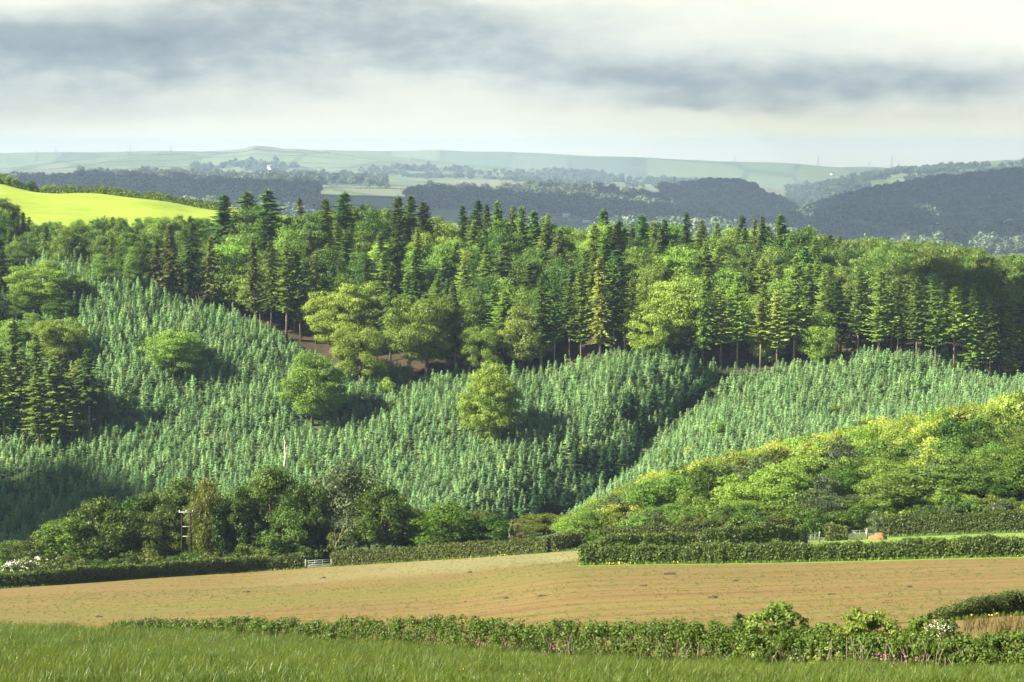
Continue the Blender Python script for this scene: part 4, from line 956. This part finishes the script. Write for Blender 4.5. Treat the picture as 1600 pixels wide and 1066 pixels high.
# ------------------------------------------------------------------ meadow grass
def tuft(nb, h, wd, lean, spread=.18):
    Q = []
    for _ in range(nb):
        b = rng.normal(size=2) * spread; an = rng.uniform(0, 6.28); hh = h * rng.uniform(.5, 1.15); l = lean * rng.uniform(-.5, 1.6) * hh; sd = np.array([math.cos(an), math.sin(an), 0]) * wd / 2
        p0 = np.array([b[0], b[1], -.03]); p1 = p0 + np.array([l * .3 + rng.normal() * .02, rng.normal() * .03, hh * .55]); p2 = p0 + np.array([l + rng.normal() * .05, rng.normal() * .08, hh])
        Q.append([p0 - sd, p0 + sd, p1 + sd * .8, p1 - sd * .8]); Q.append([p1 - sd * .8, p1 + sd * .8, p2 + sd * .1, p2 - sd * .1])
    return np.array(Q)
tufts = [Geo().quads(tuft(60, .27, .011, .22)).mesh('tuft', [M['grass']]) for _ in range(4)] + [Geo().quads(tuft(46, .34, .009, .35)).mesh('tuft', [M['grassy']]) for _ in range(4)]
gx, gy = [], []
for y0, y1, dn in ((41, 55, 12), (55, 75, 7.5), (75, 105, 4.0), (105, 142, 2.2)):
    n = int(.74 * (y0 + y1) / 2 * (y1 - y0) * dn); y = rng.uniform(y0, y1, n); gx.append(rng.uniform(-.37, .37, n) * y); gy.append(y)
gx = np.concatenate(gx); gy = np.concatenate(gy)
lim = np.interp(800 + F * gx / gy, COLS, Yc[:, 3]) + .6; k = gy < lim; gx, gy = gx[k], gy[k]; gz = ground(gx, gy); n = len(gx)
s = rng.uniform(.75, 1.3, n) * (1 + .25 * undul(gx, gy, 1, 6, 7)) * np.clip(gy / 80, 1, 1.5)
s = s * (1 + .12 * rng.normal(size=n))
weeds = rng.uniform(size=n) < .012
scatter('meadow_grass', np.stack([gx, gy, gz], 1), np.stack([np.zeros(n), np.zeros(n), rng.normal(size=n) * .9], 1), np.stack([s * 1.1, s * 1.1, s], 1), rng.integers(0, 4, n) + 4 * (undul(gx, gy, .7, 9, 1) + undul(gx, gy, .5, 3, 2) + rng.normal(size=n) * .8 > 0), tufts, 'tall windblown meadow grass in the foreground')
n = 800; y = rng.uniform(43, 110, n); x = rng.uniform(-.29, .29, n) * y; k = (y < np.interp(800 + F * x / y, COLS, Yc[:, 3]) - 1) & (undul(x, y, 1, 12, 4) > -.3); x, y = x[k], y[k]; n = len(x)
fq = np.stack([x, y, ground(x, y) + rng.uniform(.22, .40, n)], 1); g = Geo().quads(diamonds(fq, rdir(n), np.array([0, -1., .8]) + rdir(n) * .3, .024, .024))
tag(g.build('meadow_flowers', [M['yellowflower']]), 'tiny buttercups dotted through the foreground meadow', 'flowers', kind='stuff')
# seedling rows on the brown field
sl = [Geo().quads(tuft(7, .13, .035, .2, .10)).mesh('seedling', [M['herb']]) for _ in range(3)]
n = 34000; y = rng.uniform(88, 285, n) ; x = rng.uniform(-.29, .29, n) * y
rz = math.radians(7); yr = y * math.cos(rz) - x * math.sin(rz); yr2 = np.round(yr / 1.5) * 1.5 + rng.normal(size=n) * .1; y = (yr2 + x * math.sin(rz)) / math.cos(rz)
c = 800 + F * x / y; k = (y > np.interp(c, COLS, Yc[:, 4]) + 1) & (y < np.where(c < 905, np.interp(c, COLS, Yc[:, 6]) - 1, 189)) & (undul(x, y, 1, 40, 2) + rng.normal(size=n) * 1.2 > -.1)
x, y = x[k], y[k]; n = len(x); s = rng.uniform(.6, 1.5, n)
scatter('crop_seedlings', np.stack([x, y, ground(x, y)], 1), np.stack([np.zeros(n), np.zeros(n), rng.uniform(0, 6, n)], 1), np.stack([s * 1.0, s * 1.0, s * .7], 1), rng.integers(0, 3, n), sl, 'thin rows of green seedlings on the brown field')
# clods / stones lying on the field
cl = [(384, 926), (505, 904), (735, 895), (792, 936), (848, 932), (1046, 898), (1005, 917), (1113, 935), (1150, 908), (1422, 918), (155, 965), (1300, 930)]
for i, (px, py) in enumerate(cl):
    p = hit(px, py, 90, 285); r = .16 * p[1] / 130 * (1.5 if i in (7, 5) else 1); g = Geo(); V = unit(np.array([[a, b, c_] for a in (-1, 0, 1) for b in (-1, 0, 1) for c_ in (-.3, .5) if (a, b) != (0, 0)] + [[0, 0, 1.]])) 
    import bmesh
    bm = bmesh.new(); bmesh.ops.create_icosphere(bm, subdivisions=2, radius=1)
    for v in bm.verts:
        f_ = 1 + .25 * math.sin(v.co.x * 3.1 + i) + .2 * math.sin(v.co.y * 4.3 + i * 2) + .15 * math.sin(v.co.z * 5 + i)
        v.co = Vector((v.co.x * 1.5 * f_, v.co.y * f_, v.co.z * .6 * f_)) * r
    me = bpy.data.meshes.new('clod'); bm.to_mesh(me); bm.free(); me.materials.append(M['clod'])
    o = link(bpy.data.objects.new('clod', me)); o.location = p
    tag(o, 'dark clod lying on the brown field, %s of twelve counted from the left' % nth(sorted(range(12), key=lambda j: cl[j][0]).index(i)), 'clod', 'clods on the brown field')

# ------------------------------------------------------------------ gates, pole, soil heap
def gate(px0, px1, y, h, label, tilt=0, posts=(1, 1)):
    x0 = (px0 - 800) / F * y; x1 = (px1 - 800) / F * y; y1 = y + tilt; z0 = float(ground(x0, y)[0]); z1 = float(ground(x1, y1)[0])
    t = empty('field_gate', (x0, y, z0)); tag(t, label, 'gate', 'field gates')
    A = np.array([0., 0, 0]); B = np.array([x1 - x0, y1 - y, z1 - z0]); L = np.linalg.norm(B); g = Geo()
    up = np.array([0, 0, 1.])
    for k, f in enumerate((.14, .42, .7, 1.0)): g.tube([A + up * h * f, B + up * h * f], [.026, .026], 6)
    g.tube([A + up * h * .1, A + up * h * 1.02], .035, 6); g.tube([B + up * h * .1, B + up * h * 1.02], .035, 6)
    g.build('bars', [M['steel']], t)
    g = Geo(); M_ = (A + B) / 2
    for f in (.33, .66): g.tube([A + (B - A) * f + up * h * .14, A + (B - A) * f + up * h], .025, 5)
    g.tube([A + up * h * .14 + (B - A) * .02, M_ + up * h], .022, 5); g.build('brace', [M['steel']], t)
    for P_, on in zip((A, B), posts):
        if on:
            d = (B - A) / L * (-.16 if P_ is A else .16); g = Geo(); g.box(P_ + d + up * (h * .55), (.2, .2, h * 1.3)); g.build('gate_post', [M['oldwood']], t)
    return t
gate(474, 512, yline(490, -.4), 1.15, 'steel field gate low in the gap of the hedge at the left')
gate(1267, 1295, 250, 1.3, 'grey barred gate set at a slant, left of the two gates', tilt=4)
gate(1333, 1361, 263, 1.25, 'grey gate beside the soil heap, right of the two gates')
p = px_ground(1373, 842, 258); bm = bmesh.new(); bmesh.ops.create_icosphere(bm, subdivisions=4, radius=1)
for v in bm.verts:
    f_ = 1 + .12 * math.sin(v.co.x * 5 + 1) + .1 * math.sin(v.co.y * 7) + .07 * math.sin(v.co.z * 11 + v.co.x * 9); v.co = Vector((v.co.x * 1.25 * f_, v.co.y * 1.0, max(-.1, v.co.z) * .85 * f_))
me = bpy.data.meshes.new('soil_heap'); bm.to_mesh(me); bm.free(); me.materials.append(M['soilheap']); o = link(bpy.data.objects.new('soil_heap', me)); o.location = p
tag(o, 'heap of reddish brown soil beside the right gate', 'soil heap')
# twin pole of the power line
y = float(np.interp(288, COLS, Yc[:, 6])) + 7.; p = px_ground(288, 893, y); k = y / F; t = empty('power_pole', p); tag(t, 'dark twin legged power pole with pale crossarms in front of the trees', 'power pole')
H = float(tan_of(799)) * y + ZC - p[2]; x1 = 11 * k; 
Geo().tube([(-.25, 0, -.2), (-.25, 0, H)], [.15, .12], 8).build('pole', [M['polewood']], t)
Geo().tube([(x1, 0, -.2), (x1, 0, H + .15)], [.17, .13], 8).build('pole', [M['polewood']], t)
Geo().box((x1 * .55, -.18, H - .1), (2.5, .1, .1)).build('crossarm', [M['steel']], t)
Geo().box((x1 * .55, -.18, H - 2.3), (1.4, .08, .08)).build('crossarm', [M['steel']], t)
Geo().box((x1 * .55, -.18, H - 3.8), (1.4, .08, .08)).build('crossarm', [M['steel']], t)
for xx in (-.55, .45, 1.45):
    Geo().tube([(xx, -.18, H - .03), (xx, -.18, H + .12), (xx, -.18, H + .2)], [.05, .08, .04], 6).build('insulator', [M['white']], t)

# ------------------------------------------------------------------ far country
def far_tree_mesh(name, w, h, K_, per, leaf):
    q, _ = broad_crown(w, h, 0, K_, per, leaf, 'dome', .8, .24); return Geo().quads(q)
M['farwood'] = leafmat('far woodland leaves', (.012, .026, .014), (.115, .165, .07), .1, (1, 1, .7), .05)
FT = [far_tree_mesh('far_crown', 13, 10 + i, 14, 34, 1.7).mesh('far_crown', [M['farwood']]) for i in range(4)]
def inpoly(x, y, P):
    r = np.zeros(len(x), bool); n = len(P)
    for i in range(n):
        x0, y0 = P[i]; x1, y1 = P[(i + 1) % n]
        c_ = ((y0 > y) != (y1 > y)) & (x < (x1 - x0) * (y - y0) / (y1 - y0 + 1e-9) + x0); r ^= c_
    return r
WOODS = [([(-60, 276), (150, 283), (350, 286), (490, 302), (490, 360), (-60, 360)], 1350, 2700, 1.),
 ([(640, 306), (760, 305), (860, 300), (1000, 308), (1125, 345), (1125, 400), (960, 400), (950, 352), (900, 340), (760, 330), (640, 322)], 1400, 2750, 1.),
 ([(960, 350), (1240, 365), (1240, 400), (960, 400)], 1350, 2300, .8),
 ([(1030, 300), (1080, 284), (1140, 280), (1240, 330), (1240, 352), (1130, 346)], 2700, 3900, 1.),
 ([(1225, 345), (1330, 312), (1450, 288), (1700, 265), (1700, 352), (1500, 352), (1350, 350), (1290, 372), (1225, 372)], 2200, 3900, 1.),
 ([(1230, 290), (1400, 268), (1700, 250), (1700, 262), (1420, 290), (1300, 318), (1230, 330)], 3900, 6300, .55),
 ([(1245, 365), (1420, 352), (1430, 362), (1250, 385)], 1400, 2200, .6), ([(1500, 352), (1700, 340), (1700, 430), (1520, 430), (1380, 400)], 1250, 2200, .55),
 ([(120, 270), (600, 278), (600, 290), (120, 284)], 2600, 3700, .45), ([(300, 262), (420, 250), (470, 262), (420, 270), (300, 272)], 3600, 5900, .5),
 ([(560, 262), (900, 270), (1130, 285), (1130, 300), (880, 288), (560, 275)], 3500, 6300, .35)]
wx, wy = [], []
for P_, y0, y1, dn in WOODS:
    y0 *= FAR; y1 *= FAR
    n = int(.66 * (y0 + y1) / 2 * (y1 - y0) / 400 * dn); y = rng.uniform(y0, y1, n); y = y; x = rng.uniform(-.31, .31, n) * y
    z = ground(x, y); u_, v_ = project(x, y, z); k = inpoly(u_, v_, P_); 
    if dn < .9: k &= undul(x, y, 1, 400, 3) + rng.normal(size=n) * .4 > .9 - dn * 1.5
    wx.append(x[k]); wy.append(y[k])
wx = np.concatenate(wx); wy = np.concatenate(wy); n = len(wx); print('far woods', n); s = 1.1 + rng.uniform(0, 1, n) ** 2 * 1.9
scatter('far_woods', np.stack([wx, wy, ground(wx, wy) - .5], 1), np.stack([np.zeros(n), np.zeros(n), rng.uniform(0, 6, n)], 1), np.stack([s, s, s * .95], 1), rng.integers(0, 4, n), FT, 'distant woods covering the far slopes and valleys')
K['far'] = Kind('field_tree', 'broadleaf tree', [make_broad(12, 13, s, 22, 36, 1.3, .12, .8, .22, .4) for s in ('dome', 'round', 'dome')], M['farwood'], M['bark'], True)
FARTREES = [(577, 290, 279), (592, 290, 280), (604, 291, 284), (472, 298, 287), (480, 298, 290), (673, 304, 283), (690, 306, 290), (708, 307, 292), (722, 306, 284), (736, 306, 285), (762, 306, 287), (790, 305, 285), (826, 302, 281), (846, 302, 282), (862, 302, 281),
 (880, 304, 286), (932, 304, 284), (955, 306, 287), (373, 296, 284), (388, 297, 286), (1260, 350, 318), (1300, 352, 316), (1325, 354, 318), (1350, 356, 320), (1380, 356, 322), (1400, 358, 326), (1435, 358, 318), (1470, 366, 350), (1530, 372, 350), (1545, 372, 352), (1580, 368, 344), (1505, 384, 366), (1470, 388, 372), (1560, 390, 370), (1595, 388, 366), (1350, 376, 364), (1380, 378, 366)]
for i, (px, pb, pt) in enumerate(sorted(FARTREES)):
    K['far'].at_px(px, pb + 3, pt, (pb - pt) * 1.35, 1350 * FAR, 2900 * FAR, 'distant hedgerow tree, %s of thirty-seven from the left' % nth(i), 'single trees in the far fields')
HR_ = [([(0, 264), (100, 252), (250, 243), (400, 236), (540, 240)], 4200, 6300), ([(20, 270), (200, 253), (420, 242), (580, 252)], 3500, 6300), ([(150, 270), (300, 257), (480, 264), (700, 260)], 3500, 6300), ([(350, 285), (430, 287), (560, 289), (700, 294)], 2400, 3600),
 ([(400, 252), (640, 262), (800, 270)], 3500, 6300), ([(450, 296), (600, 294), (700, 296)], 2100, 3400), ([(640, 266), (760, 272), (900, 280)], 3400, 6200), ([(560, 274), (700, 272), (900, 288)], 3000, 6200), ([(420, 305), (560, 308), (660, 312)], 1700, 2700),
 ([(0, 243), (200, 238)], 8000, 12600), ([(640, 240), (900, 250), (1200, 262)], 8000, 12600), ([(1250, 378), (1350, 370), (1500, 362)], 1300, 2600), ([(1340, 384), (1440, 376), (1600, 370)], 1200, 2300), ([(1380, 272), (1500, 262), (1600, 256)], 3600, 6300), ([(1300, 292), (1450, 274)], 3400, 6300), ([(480, 318), (600, 322), (700, 326)], 1400, 2200), ([(880, 352), (960, 350)], 1500, 2500)]
for i, (P_, y0, y1) in enumerate(HR_):
    y0 *= FAR; y1 *= 1.7
    pts = []
    for (ax, ay), (bx, by) in zip(P_[:-1], P_[1:]):
        for t_ in np.linspace(0, 1, 7)[:-1]: pts.append(hit(ax + (bx - ax) * t_, ay + (by - ay) * t_, y0, y1))
    pts = np.array(pts); # a hedge follows the land smoothly
    ysm = np.convolve(np.pad(pts[:, 1], 3, mode='edge'), np.ones(7) / 7, 'valid'); pts[:, 0] *= ysm / pts[:, 1]; pts[:, 1] = ysm
    L_ = np.hypot(*np.diff(pts[:, :2], axis=0).T).sum(); n = int(L_ / 5); s = np.linspace(0, len(pts) - 1, n); x = np.interp(s, range(len(pts)), pts[:, 0]); y = np.interp(s, range(len(pts)), pts[:, 1])
    cen = np.stack([x, y, ground(x, y) + 1.2], 1); sc = y0 / 1500; rad = rng.uniform(1.6, 3.0, n) * (.8 + .3 * sc) * np.where(rng.uniform(size=n) < .08, 2., 1.)
    o = Geo().quads(clump_leaves(cen, rad, 14, 2.4, .8, .2)).build('far_hedgerow', [M['farwood']])
    tag(o, 'distant dark hedgerow line across the far fields, %s counted from the nearest described ones' % nth(i) if False else 'distant hedgerow between pale fields, ' + ['on the crest of the left hill', 'below the crest of the left hill', 'midway down the left hill', 'at the foot of the left hill', 'crossing the middle hill top', 'by the three round trees', 'on the pale middle slope', 'across the middle slope, long', 'just above the dark fir tops', 'on the farthest left ridge', 'on the farthest middle ridge', 'beside the bright strip at right', 'nearest above the right wood', 'along the right hill crest', 'low on the right hill', 'close behind the skyline firs', 'above the green farm field'][i], 'hedge', 'far hedgerows')
# far houses
def house(px, py, y0, y1, w, d_, h, label, wall='white', rz=0.):
    p = hit(px, py, y0, y1); t = empty('farm_house', p); t.rotation_euler[2] = rz; tag(t, label, 'house', 'far farm buildings')
    Geo().box((0, 0, h / 2 - 1), (w, d_, h + 2)).build('wall', [M[wall]], t)
    v = [(-w / 2 - .3, -d_ / 2 - .4, h - .1), (w / 2 + .3, -d_ / 2 - .4, h - .1), (w / 2 + .3, d_ / 2 + .4, h - .1), (-w / 2 - .3, d_ / 2 + .4, h - .1), (-w / 2 - .3, 0, h + d_ * .38), (w / 2 + .3, 0, h + d_ * .38)]
    r = Geo().poly(v, [[0, 1, 5, 4], [3, 4, 5, 2], [0, 4, 3], [1, 2, 5], [0, 3, 2, 1]]).build('roof', [M['slate']], t)
    Geo().box((w * .35, 0, h + d_ * .38), (1., .9, 1.8)).build('chimney', [M['stone']], r)
    for k in range(max(1, int(w // 4))):
        Geo().box((-w / 2 + 2 + k * 4, -d_ / 2 - .02, h * .6), (1.2, .1, 1.3)).build('window', [M['glass']], t)
HS = [(866, 343, 14, 8, 4, 'long low farm building at the left of the hamlet', 'stone'), (885, 340, 10, 7, 5, 'small building between hamlet trees above the green field', 'white'), (897, 346, 14, 7, 3.5, 'low shed at the edge of the green field', 'stone'), (928, 345, 13, 8, 6, 'grey farm house in the middle of the hamlet', 'stone'),
 (918, 349, 10, 6, 4, 'small pale house above the round field', 'white'), (960, 328, 9, 7, 6, 'pale house among trees highest in the hamlet', 'white'), (964, 352, 8, 6, 7, 'tall narrow white cottage right of the hamlet', 'white'), (972, 366, 24, 9, 4, 'long white row house behind the skyline conifers', 'white'),
 (852, 316, 8, 7, 4, 'grey barn at the far left of the hamlet wood', 'stone')]
for px, py, w, d_, h, lb, wl in HS: house(px, py, 1450 * FAR, 2700 * FAR, w * 1.8, d_ * 1.6, h * 1.7, lb, wl, rng.uniform(-.2, .2))
house(427, 266, 6600, 10400, 56, 24, 15, 'white farm on the pale slope of the left hill', 'white'); house(290, 281, 4600, 7200, 26, 15, 8, 'white building in the trees at the left', 'white'); house(252, 286, 4400, 6800, 17, 14, 9, 'small white building low at the left', 'white')
house(1581, 306, 5200, 7600, 30, 17, 11, 'white house alone on the dark right hill', 'white'); house(1464, 350, 3800, 6400, 42, 17, 8, 'white farm beside the strip of field at the right', 'white'); house(1345, 347, 3800, 6600, 15, 14, 9, 'small white house left of the farm at the right', 'white'); house(1300, 275, 11000, 19000, 24, 12, 9, 'tiny pale farm on the hazy far right ridge', 'white')
# pylons
def pylon(px, pb, h, y0, y1, label):
    p = hit(px, pb, y0, y1); t = empty('pylon', p); tag(t, label, 'pylon', 'far pylons'); g = Geo(); b = h * .09; r = .35 * max(1, y0 / 4500)
    for sx_ in (-1, 1):
        for sy_ in (-1, 1): g.tube([(sx_ * b, sy_ * b, -2), (sx_ * b * .35, sy_ * b * .35, h * .6), (sx_ * .3, sy_ * .3, h)], [r, r * .8, r * .5], 4)
    for k in range(6):
        z0 = h * k / 7; z1 = h * (k + 1) / 7; w0 = b * (1 - .9 * k / 7); w1 = b * (1 - .9 * (k + 1) / 7)
        g.tube([(-w0, -w0, z0), (w1, -w1, z1)], r * .5, 3); g.tube([(w0, -w0, z0), (-w1, -w1, z1)], r * .5, 3)
    g.build('tower', [M['pylon']], t)
    for f, w in ((.66, .2), (.80, .26), (.93, .17)): Geo().tube([(-w * h, 0, h * f), (0, 0, h * (f + .02)), (w * h, 0, h * f)], [r * .3, r, r * .3], 4).build('crossarm', [M['pylon']], t)
for px, pb, h, y0, y1, lb in [(57, 252, 70, 11000, 19000, 'faint pylon at the far left before the pale ridge'), (12, 255, 64, 11000, 19000, 'faintest pylon by the left photo edge'), (87, 250, 80, 11000, 19000, 'pylon left of the hill, tallest of the far left ones'), (204, 243, 60, 7400, 10600, 'pylon on the left hill shoulder'), (267, 240, 48, 7400, 10600, 'pylon on the left hill crest'),
      (1278, 262, 74, 11000, 19000, 'hazy pylon on the far ridge right of centre'), (1393, 268, 100, 11000, 19000, 'tallest hazy pylon left of the right hill'), (1404, 268, 60, 11000, 19000, 'low pylon touching the tallest hazy one'), (1358, 266, 60, 11000, 19000, 'small hazy pylon between the two tall ones at the right'), (1148, 256, 52, 11000, 19000, 'faint small pylon on the ridge near the photo middle')]:
    pylon(px, pb, h, y0, y1, lb)

# ------------------------------------------------------------------ light, sky, clouds, haze
EL, AZ = math.radians(36), math.radians(-111)       # sun from the left, a little behind the camera
SUN = Vector((math.sin(AZ) * math.cos(EL), math.cos(AZ) * math.cos(EL), math.sin(EL)))
sd = bpy.data.lights.new('sun', 'SUN'); sd.energy = 5.0; sd.angle = math.radians(.53); sd.color = (1., .91, .72)
so = bpy.data.objects.new('sun', sd); C.objects.link(so); so.rotation_euler = SUN.to_track_quat('Z', 'Y').to_euler(); so.location = (-200, -50, 400)
w = bpy.data.worlds.new('World'); bpy.context.scene.world = w; w.use_nodes = True; n = w.node_tree; n.nodes.clear()
sky = n.nodes.new('ShaderNodeTexSky'); sky.sky_type = 'NISHITA'; sky.sun_disc = False; sky.sun_elevation = EL; sky.sun_rotation = AZ % (2 * math.pi)
tc = n.nodes.new('ShaderNodeTexCoord'); sp = n.nodes.new('ShaderNodeSeparateXYZ'); n.links.new(tc.outputs['Generated'], sp.inputs[0])
X, Y, Z = sp.outputs
el = math_(n, 'MULTIPLY', math_(n, 'ARCSINE', Z), 57.2958); az = math_(n, 'MULTIPLY', math_(n, 'ARCTAN2', X, Y), 57.2958)
def deg_el(py): return math.degrees(math.atan(float(tan_of(py))))
def deg_az(px): return math.degrees(math.atan((px - 800) / F))
cb = n.nodes.new('ShaderNodeCombineXYZ'); n.links.new(az, cb.inputs[0]); n.links.new(math_(n, 'MULTIPLY', el, 2.3), cb.inputs[1])
wn = noise(n, cb.outputs[0], .16, 5, .5); wn2 = noise(n, cb.outputs[0], .42, 7, .55)
elw = math_(n, 'ADD', el, math_(n, 'MULTIPLY', math_(n, 'SUBTRACT', wn, .5), 1.9)); elw = math_(n, 'ADD', elw, math_(n, 'MULTIPLY', math_(n, 'SUBTRACT', wn2, .5), .75))
dark = None
def gauss(v, c_, wd): return math_(n, 'EXPONENT', math_(n, 'MULTIPLY', math_(n, 'POWER', math_(n, 'ABSOLUTE', math_(n, 'DIVIDE', math_(n, 'SUBTRACT', v, c_), wd)), 2.), -1.))
# banks of grey cloud: centre column, row, half widths in degrees, strength
for px, py, wx_, wy_, s in [(60, 92, 5.4, 1.3, .66), (420, 58, 5., 1.25, .50), (760, 68, 4., 1.15, .46), (1020, 118, 4.2, .75, .50), (1420, 135, 6., .85, .62), (1000, 30, 9, .5, .12), (40, 60, 4., .6, .25), (1080, 165, 3., .28, .30), (250, 170, 9., .30, .10), (1150, 215, 9, .30, .12), (700, 205, 8, .4, .12), (60, 190, 5, .6, .16), (1300, 60, 4, .35, .12), (500, 12, 6, .25, .22)]:
    b_ = math_(n, 'MULTIPLY', math_(n, 'MULTIPLY', gauss(az, deg_az(px), wx_), gauss(elw, deg_el(py), wy_)), s); dark = b_ if dark is None else math_(n, 'ADD', dark, b_)
# outside the view: broken grey cloud
broad = ramp(n, noise(n, cb.outputs[0], .04, 6, .55), [(.4, (0, 0, 0)), (.65, (1, 1, 1))])
wn3 = noise(n, cb.outputs[0], 1.1, 6, .6); dark = math_(n, 'MULTIPLY', dark, math_(n, 'ADD', math_(n, 'ADD', math_(n, 'MULTIPLY', wn2, 1.1), math_(n, 'MULTIPLY', wn3, .4)), .27)); dark = math_(n, 'ADD', dark, math_(n, 'MULTIPLY', math_(n, 'SUBTRACT', wn3, .5), .12)); dark = math_(n, 'MAXIMUM', dark, 0.); dark = math_(n, 'MINIMUM', dark, 1.)
cloudc = ramp(n, dark, [(0, (.255, .25, .205)), (.3, (.180, .188, .165)), (.65, (.094, .108, .108)), (1., (.055, .067, .073))])
cloudc = mixc(n, math_(n, 'MULTIPLY', gauss(el, deg_el(246), .9), .95), cloudc, (.43, .37, .165))
upper = n.nodes.new('ShaderNodeMapRange'); n.links.new(el, upper.inputs[0]); upper.inputs[1].default_value = 5.2; upper.inputs[2].default_value = 11
bg1 = n.nodes.new('ShaderNodeBackground'); n.links.new(sky.outputs[0], bg1.inputs[0]); bg1.inputs[1].default_value = .030
bg2 = n.nodes.new('ShaderNodeBackground'); n.links.new(cloudc, bg2.inputs[0]); bg2.inputs[1].default_value = 1.0
mx = n.nodes.new('ShaderNodeMixShader'); n.links.new(upper.outputs[0], mx.inputs[0]); n.links.new(bg2.outputs[0], mx.inputs[1]); n.links.new(bg1.outputs[0], mx.inputs[2])
wo = n.nodes.new('ShaderNodeOutputWorld'); n.links.new(mx.outputs[0], wo.inputs[0])

# low clouds out to the left whose shadows lie on the land
M['cloud'] = plain('cloud', (.85, .86, .88), 1., .05, .01)
def cloud(cx, cy, rx, ry, seed, label, alt=560.):
    """a cloud whose shadow centre falls on land point cx, cy"""
    gz = float(ground(cx, cy)[0]); t_ = (alt - gz) / SUN.z; c0 = np.array([cx + SUN.x * t_, cy + SUN.y * t_, alt])
    r = np.random.default_rng(seed); bm = bmesh.new(); bmesh.ops.create_icosphere(bm, subdivisions=6, radius=1)
    ph_ = r.uniform(0, 6.28, 12); dr = unit(r.normal(size=(12, 3)))
    for v in bm.verts:
        c_ = np.array(v.co); f_ = 1 + sum(.11 / (1 + k * .35) * math.sin(3.2 * (1 + k * .75) * float(c_ @ dr[k]) + ph_[k]) for k in range(12))
        v.co = Vector((c_[0] * rx * f_, c_[1] * ry * f_, c_[2] * 38 * f_))
    me = bpy.data.meshes.new('cloud'); bm.to_mesh(me); bm.free(); me.materials.append(M['cloud'])
    for p_ in me.polygons: p_.use_smooth = True
    o = link(bpy.data.objects.new('cloud', me)); o.location = c0; tag(o, label, 'cloud', 'low clouds', kind='stuff')
CL = [(-124, 402, 27, 40, 'low cloud over the left valley'), (207, 512, 48, 48, 'low cloud over the right wood'), (-250, 4000, 1300, 850, 'broad cloud over the far woods'), (1800, 5900, 1500, 1900, 'broad cloud over the right hills'), (-1700, 5600, 800, 600, 'cloud over the far left fields'), (1000, 3300, 500, 600, 'cloud over the far right fields')]
for i, (cx, cy, rx, ry, lb) in enumerate(CL): cloud(cx, cy, rx, ry, 50 + i, lb, 560. if cy < 1000 else 1150.)

# haze
g = Geo().box((0, 10900, -30), (24800, 22200, 570)); hz = g.build('haze', []); tag(hz, kind='stuff', label='thin blue haze lying over the whole valley', cat='haze')
m = bpy.data.materials.new('haze'); nn_ = nt(m); pv = nn_.nodes.new('ShaderNodeVolumePrincipled'); pv.inputs['Color'].default_value = (.35, .47, .70, 1); pv.inputs['Density'].default_value = 7.8e-5; pv.inputs['Anisotropy'].default_value = 0.
ou = nn_.nodes.new('ShaderNodeOutputMaterial'); nn_.links.new(pv.outputs[0], ou.inputs['Volume']); hz.data.materials.append(m)

# ------------------------------------------------------------------ camera & render settings
cd = bpy.data.cameras.new('camera'); cd.sensor_width = 36; cd.lens = F / 1600 * 36; cd.clip_end = 60000; cd.clip_start = .5
co = bpy.data.objects.new('camera', cd); C.objects.link(co); co.location = (0, 0, ZC); co.rotation_euler = (math.pi / 2 - TH, 0, 0)
sc = bpy.context.scene; sc.camera = co
sc.view_settings.view_transform = 'Standard'; sc.view_settings.look = 'None'; sc.view_settings.exposure = 2.15; sc.view_settings.gamma = 1
cy = sc.cycles if hasattr(sc, 'cycles') else None
sc.render.engine = 'CYCLES'; cy = sc.cycles
cy.max_bounces = 5; cy.diffuse_bounces = 2; cy.glossy_bounces = 1; cy.transmission_bounces = 2; cy.volume_bounces = 1; cy.transparent_max_bounces = 4
cy.use_denoising = True; cy.use_adaptive_sampling = True; cy.adaptive_threshold = .02; cy.caustics_reflective = False; cy.caustics_refractive = False
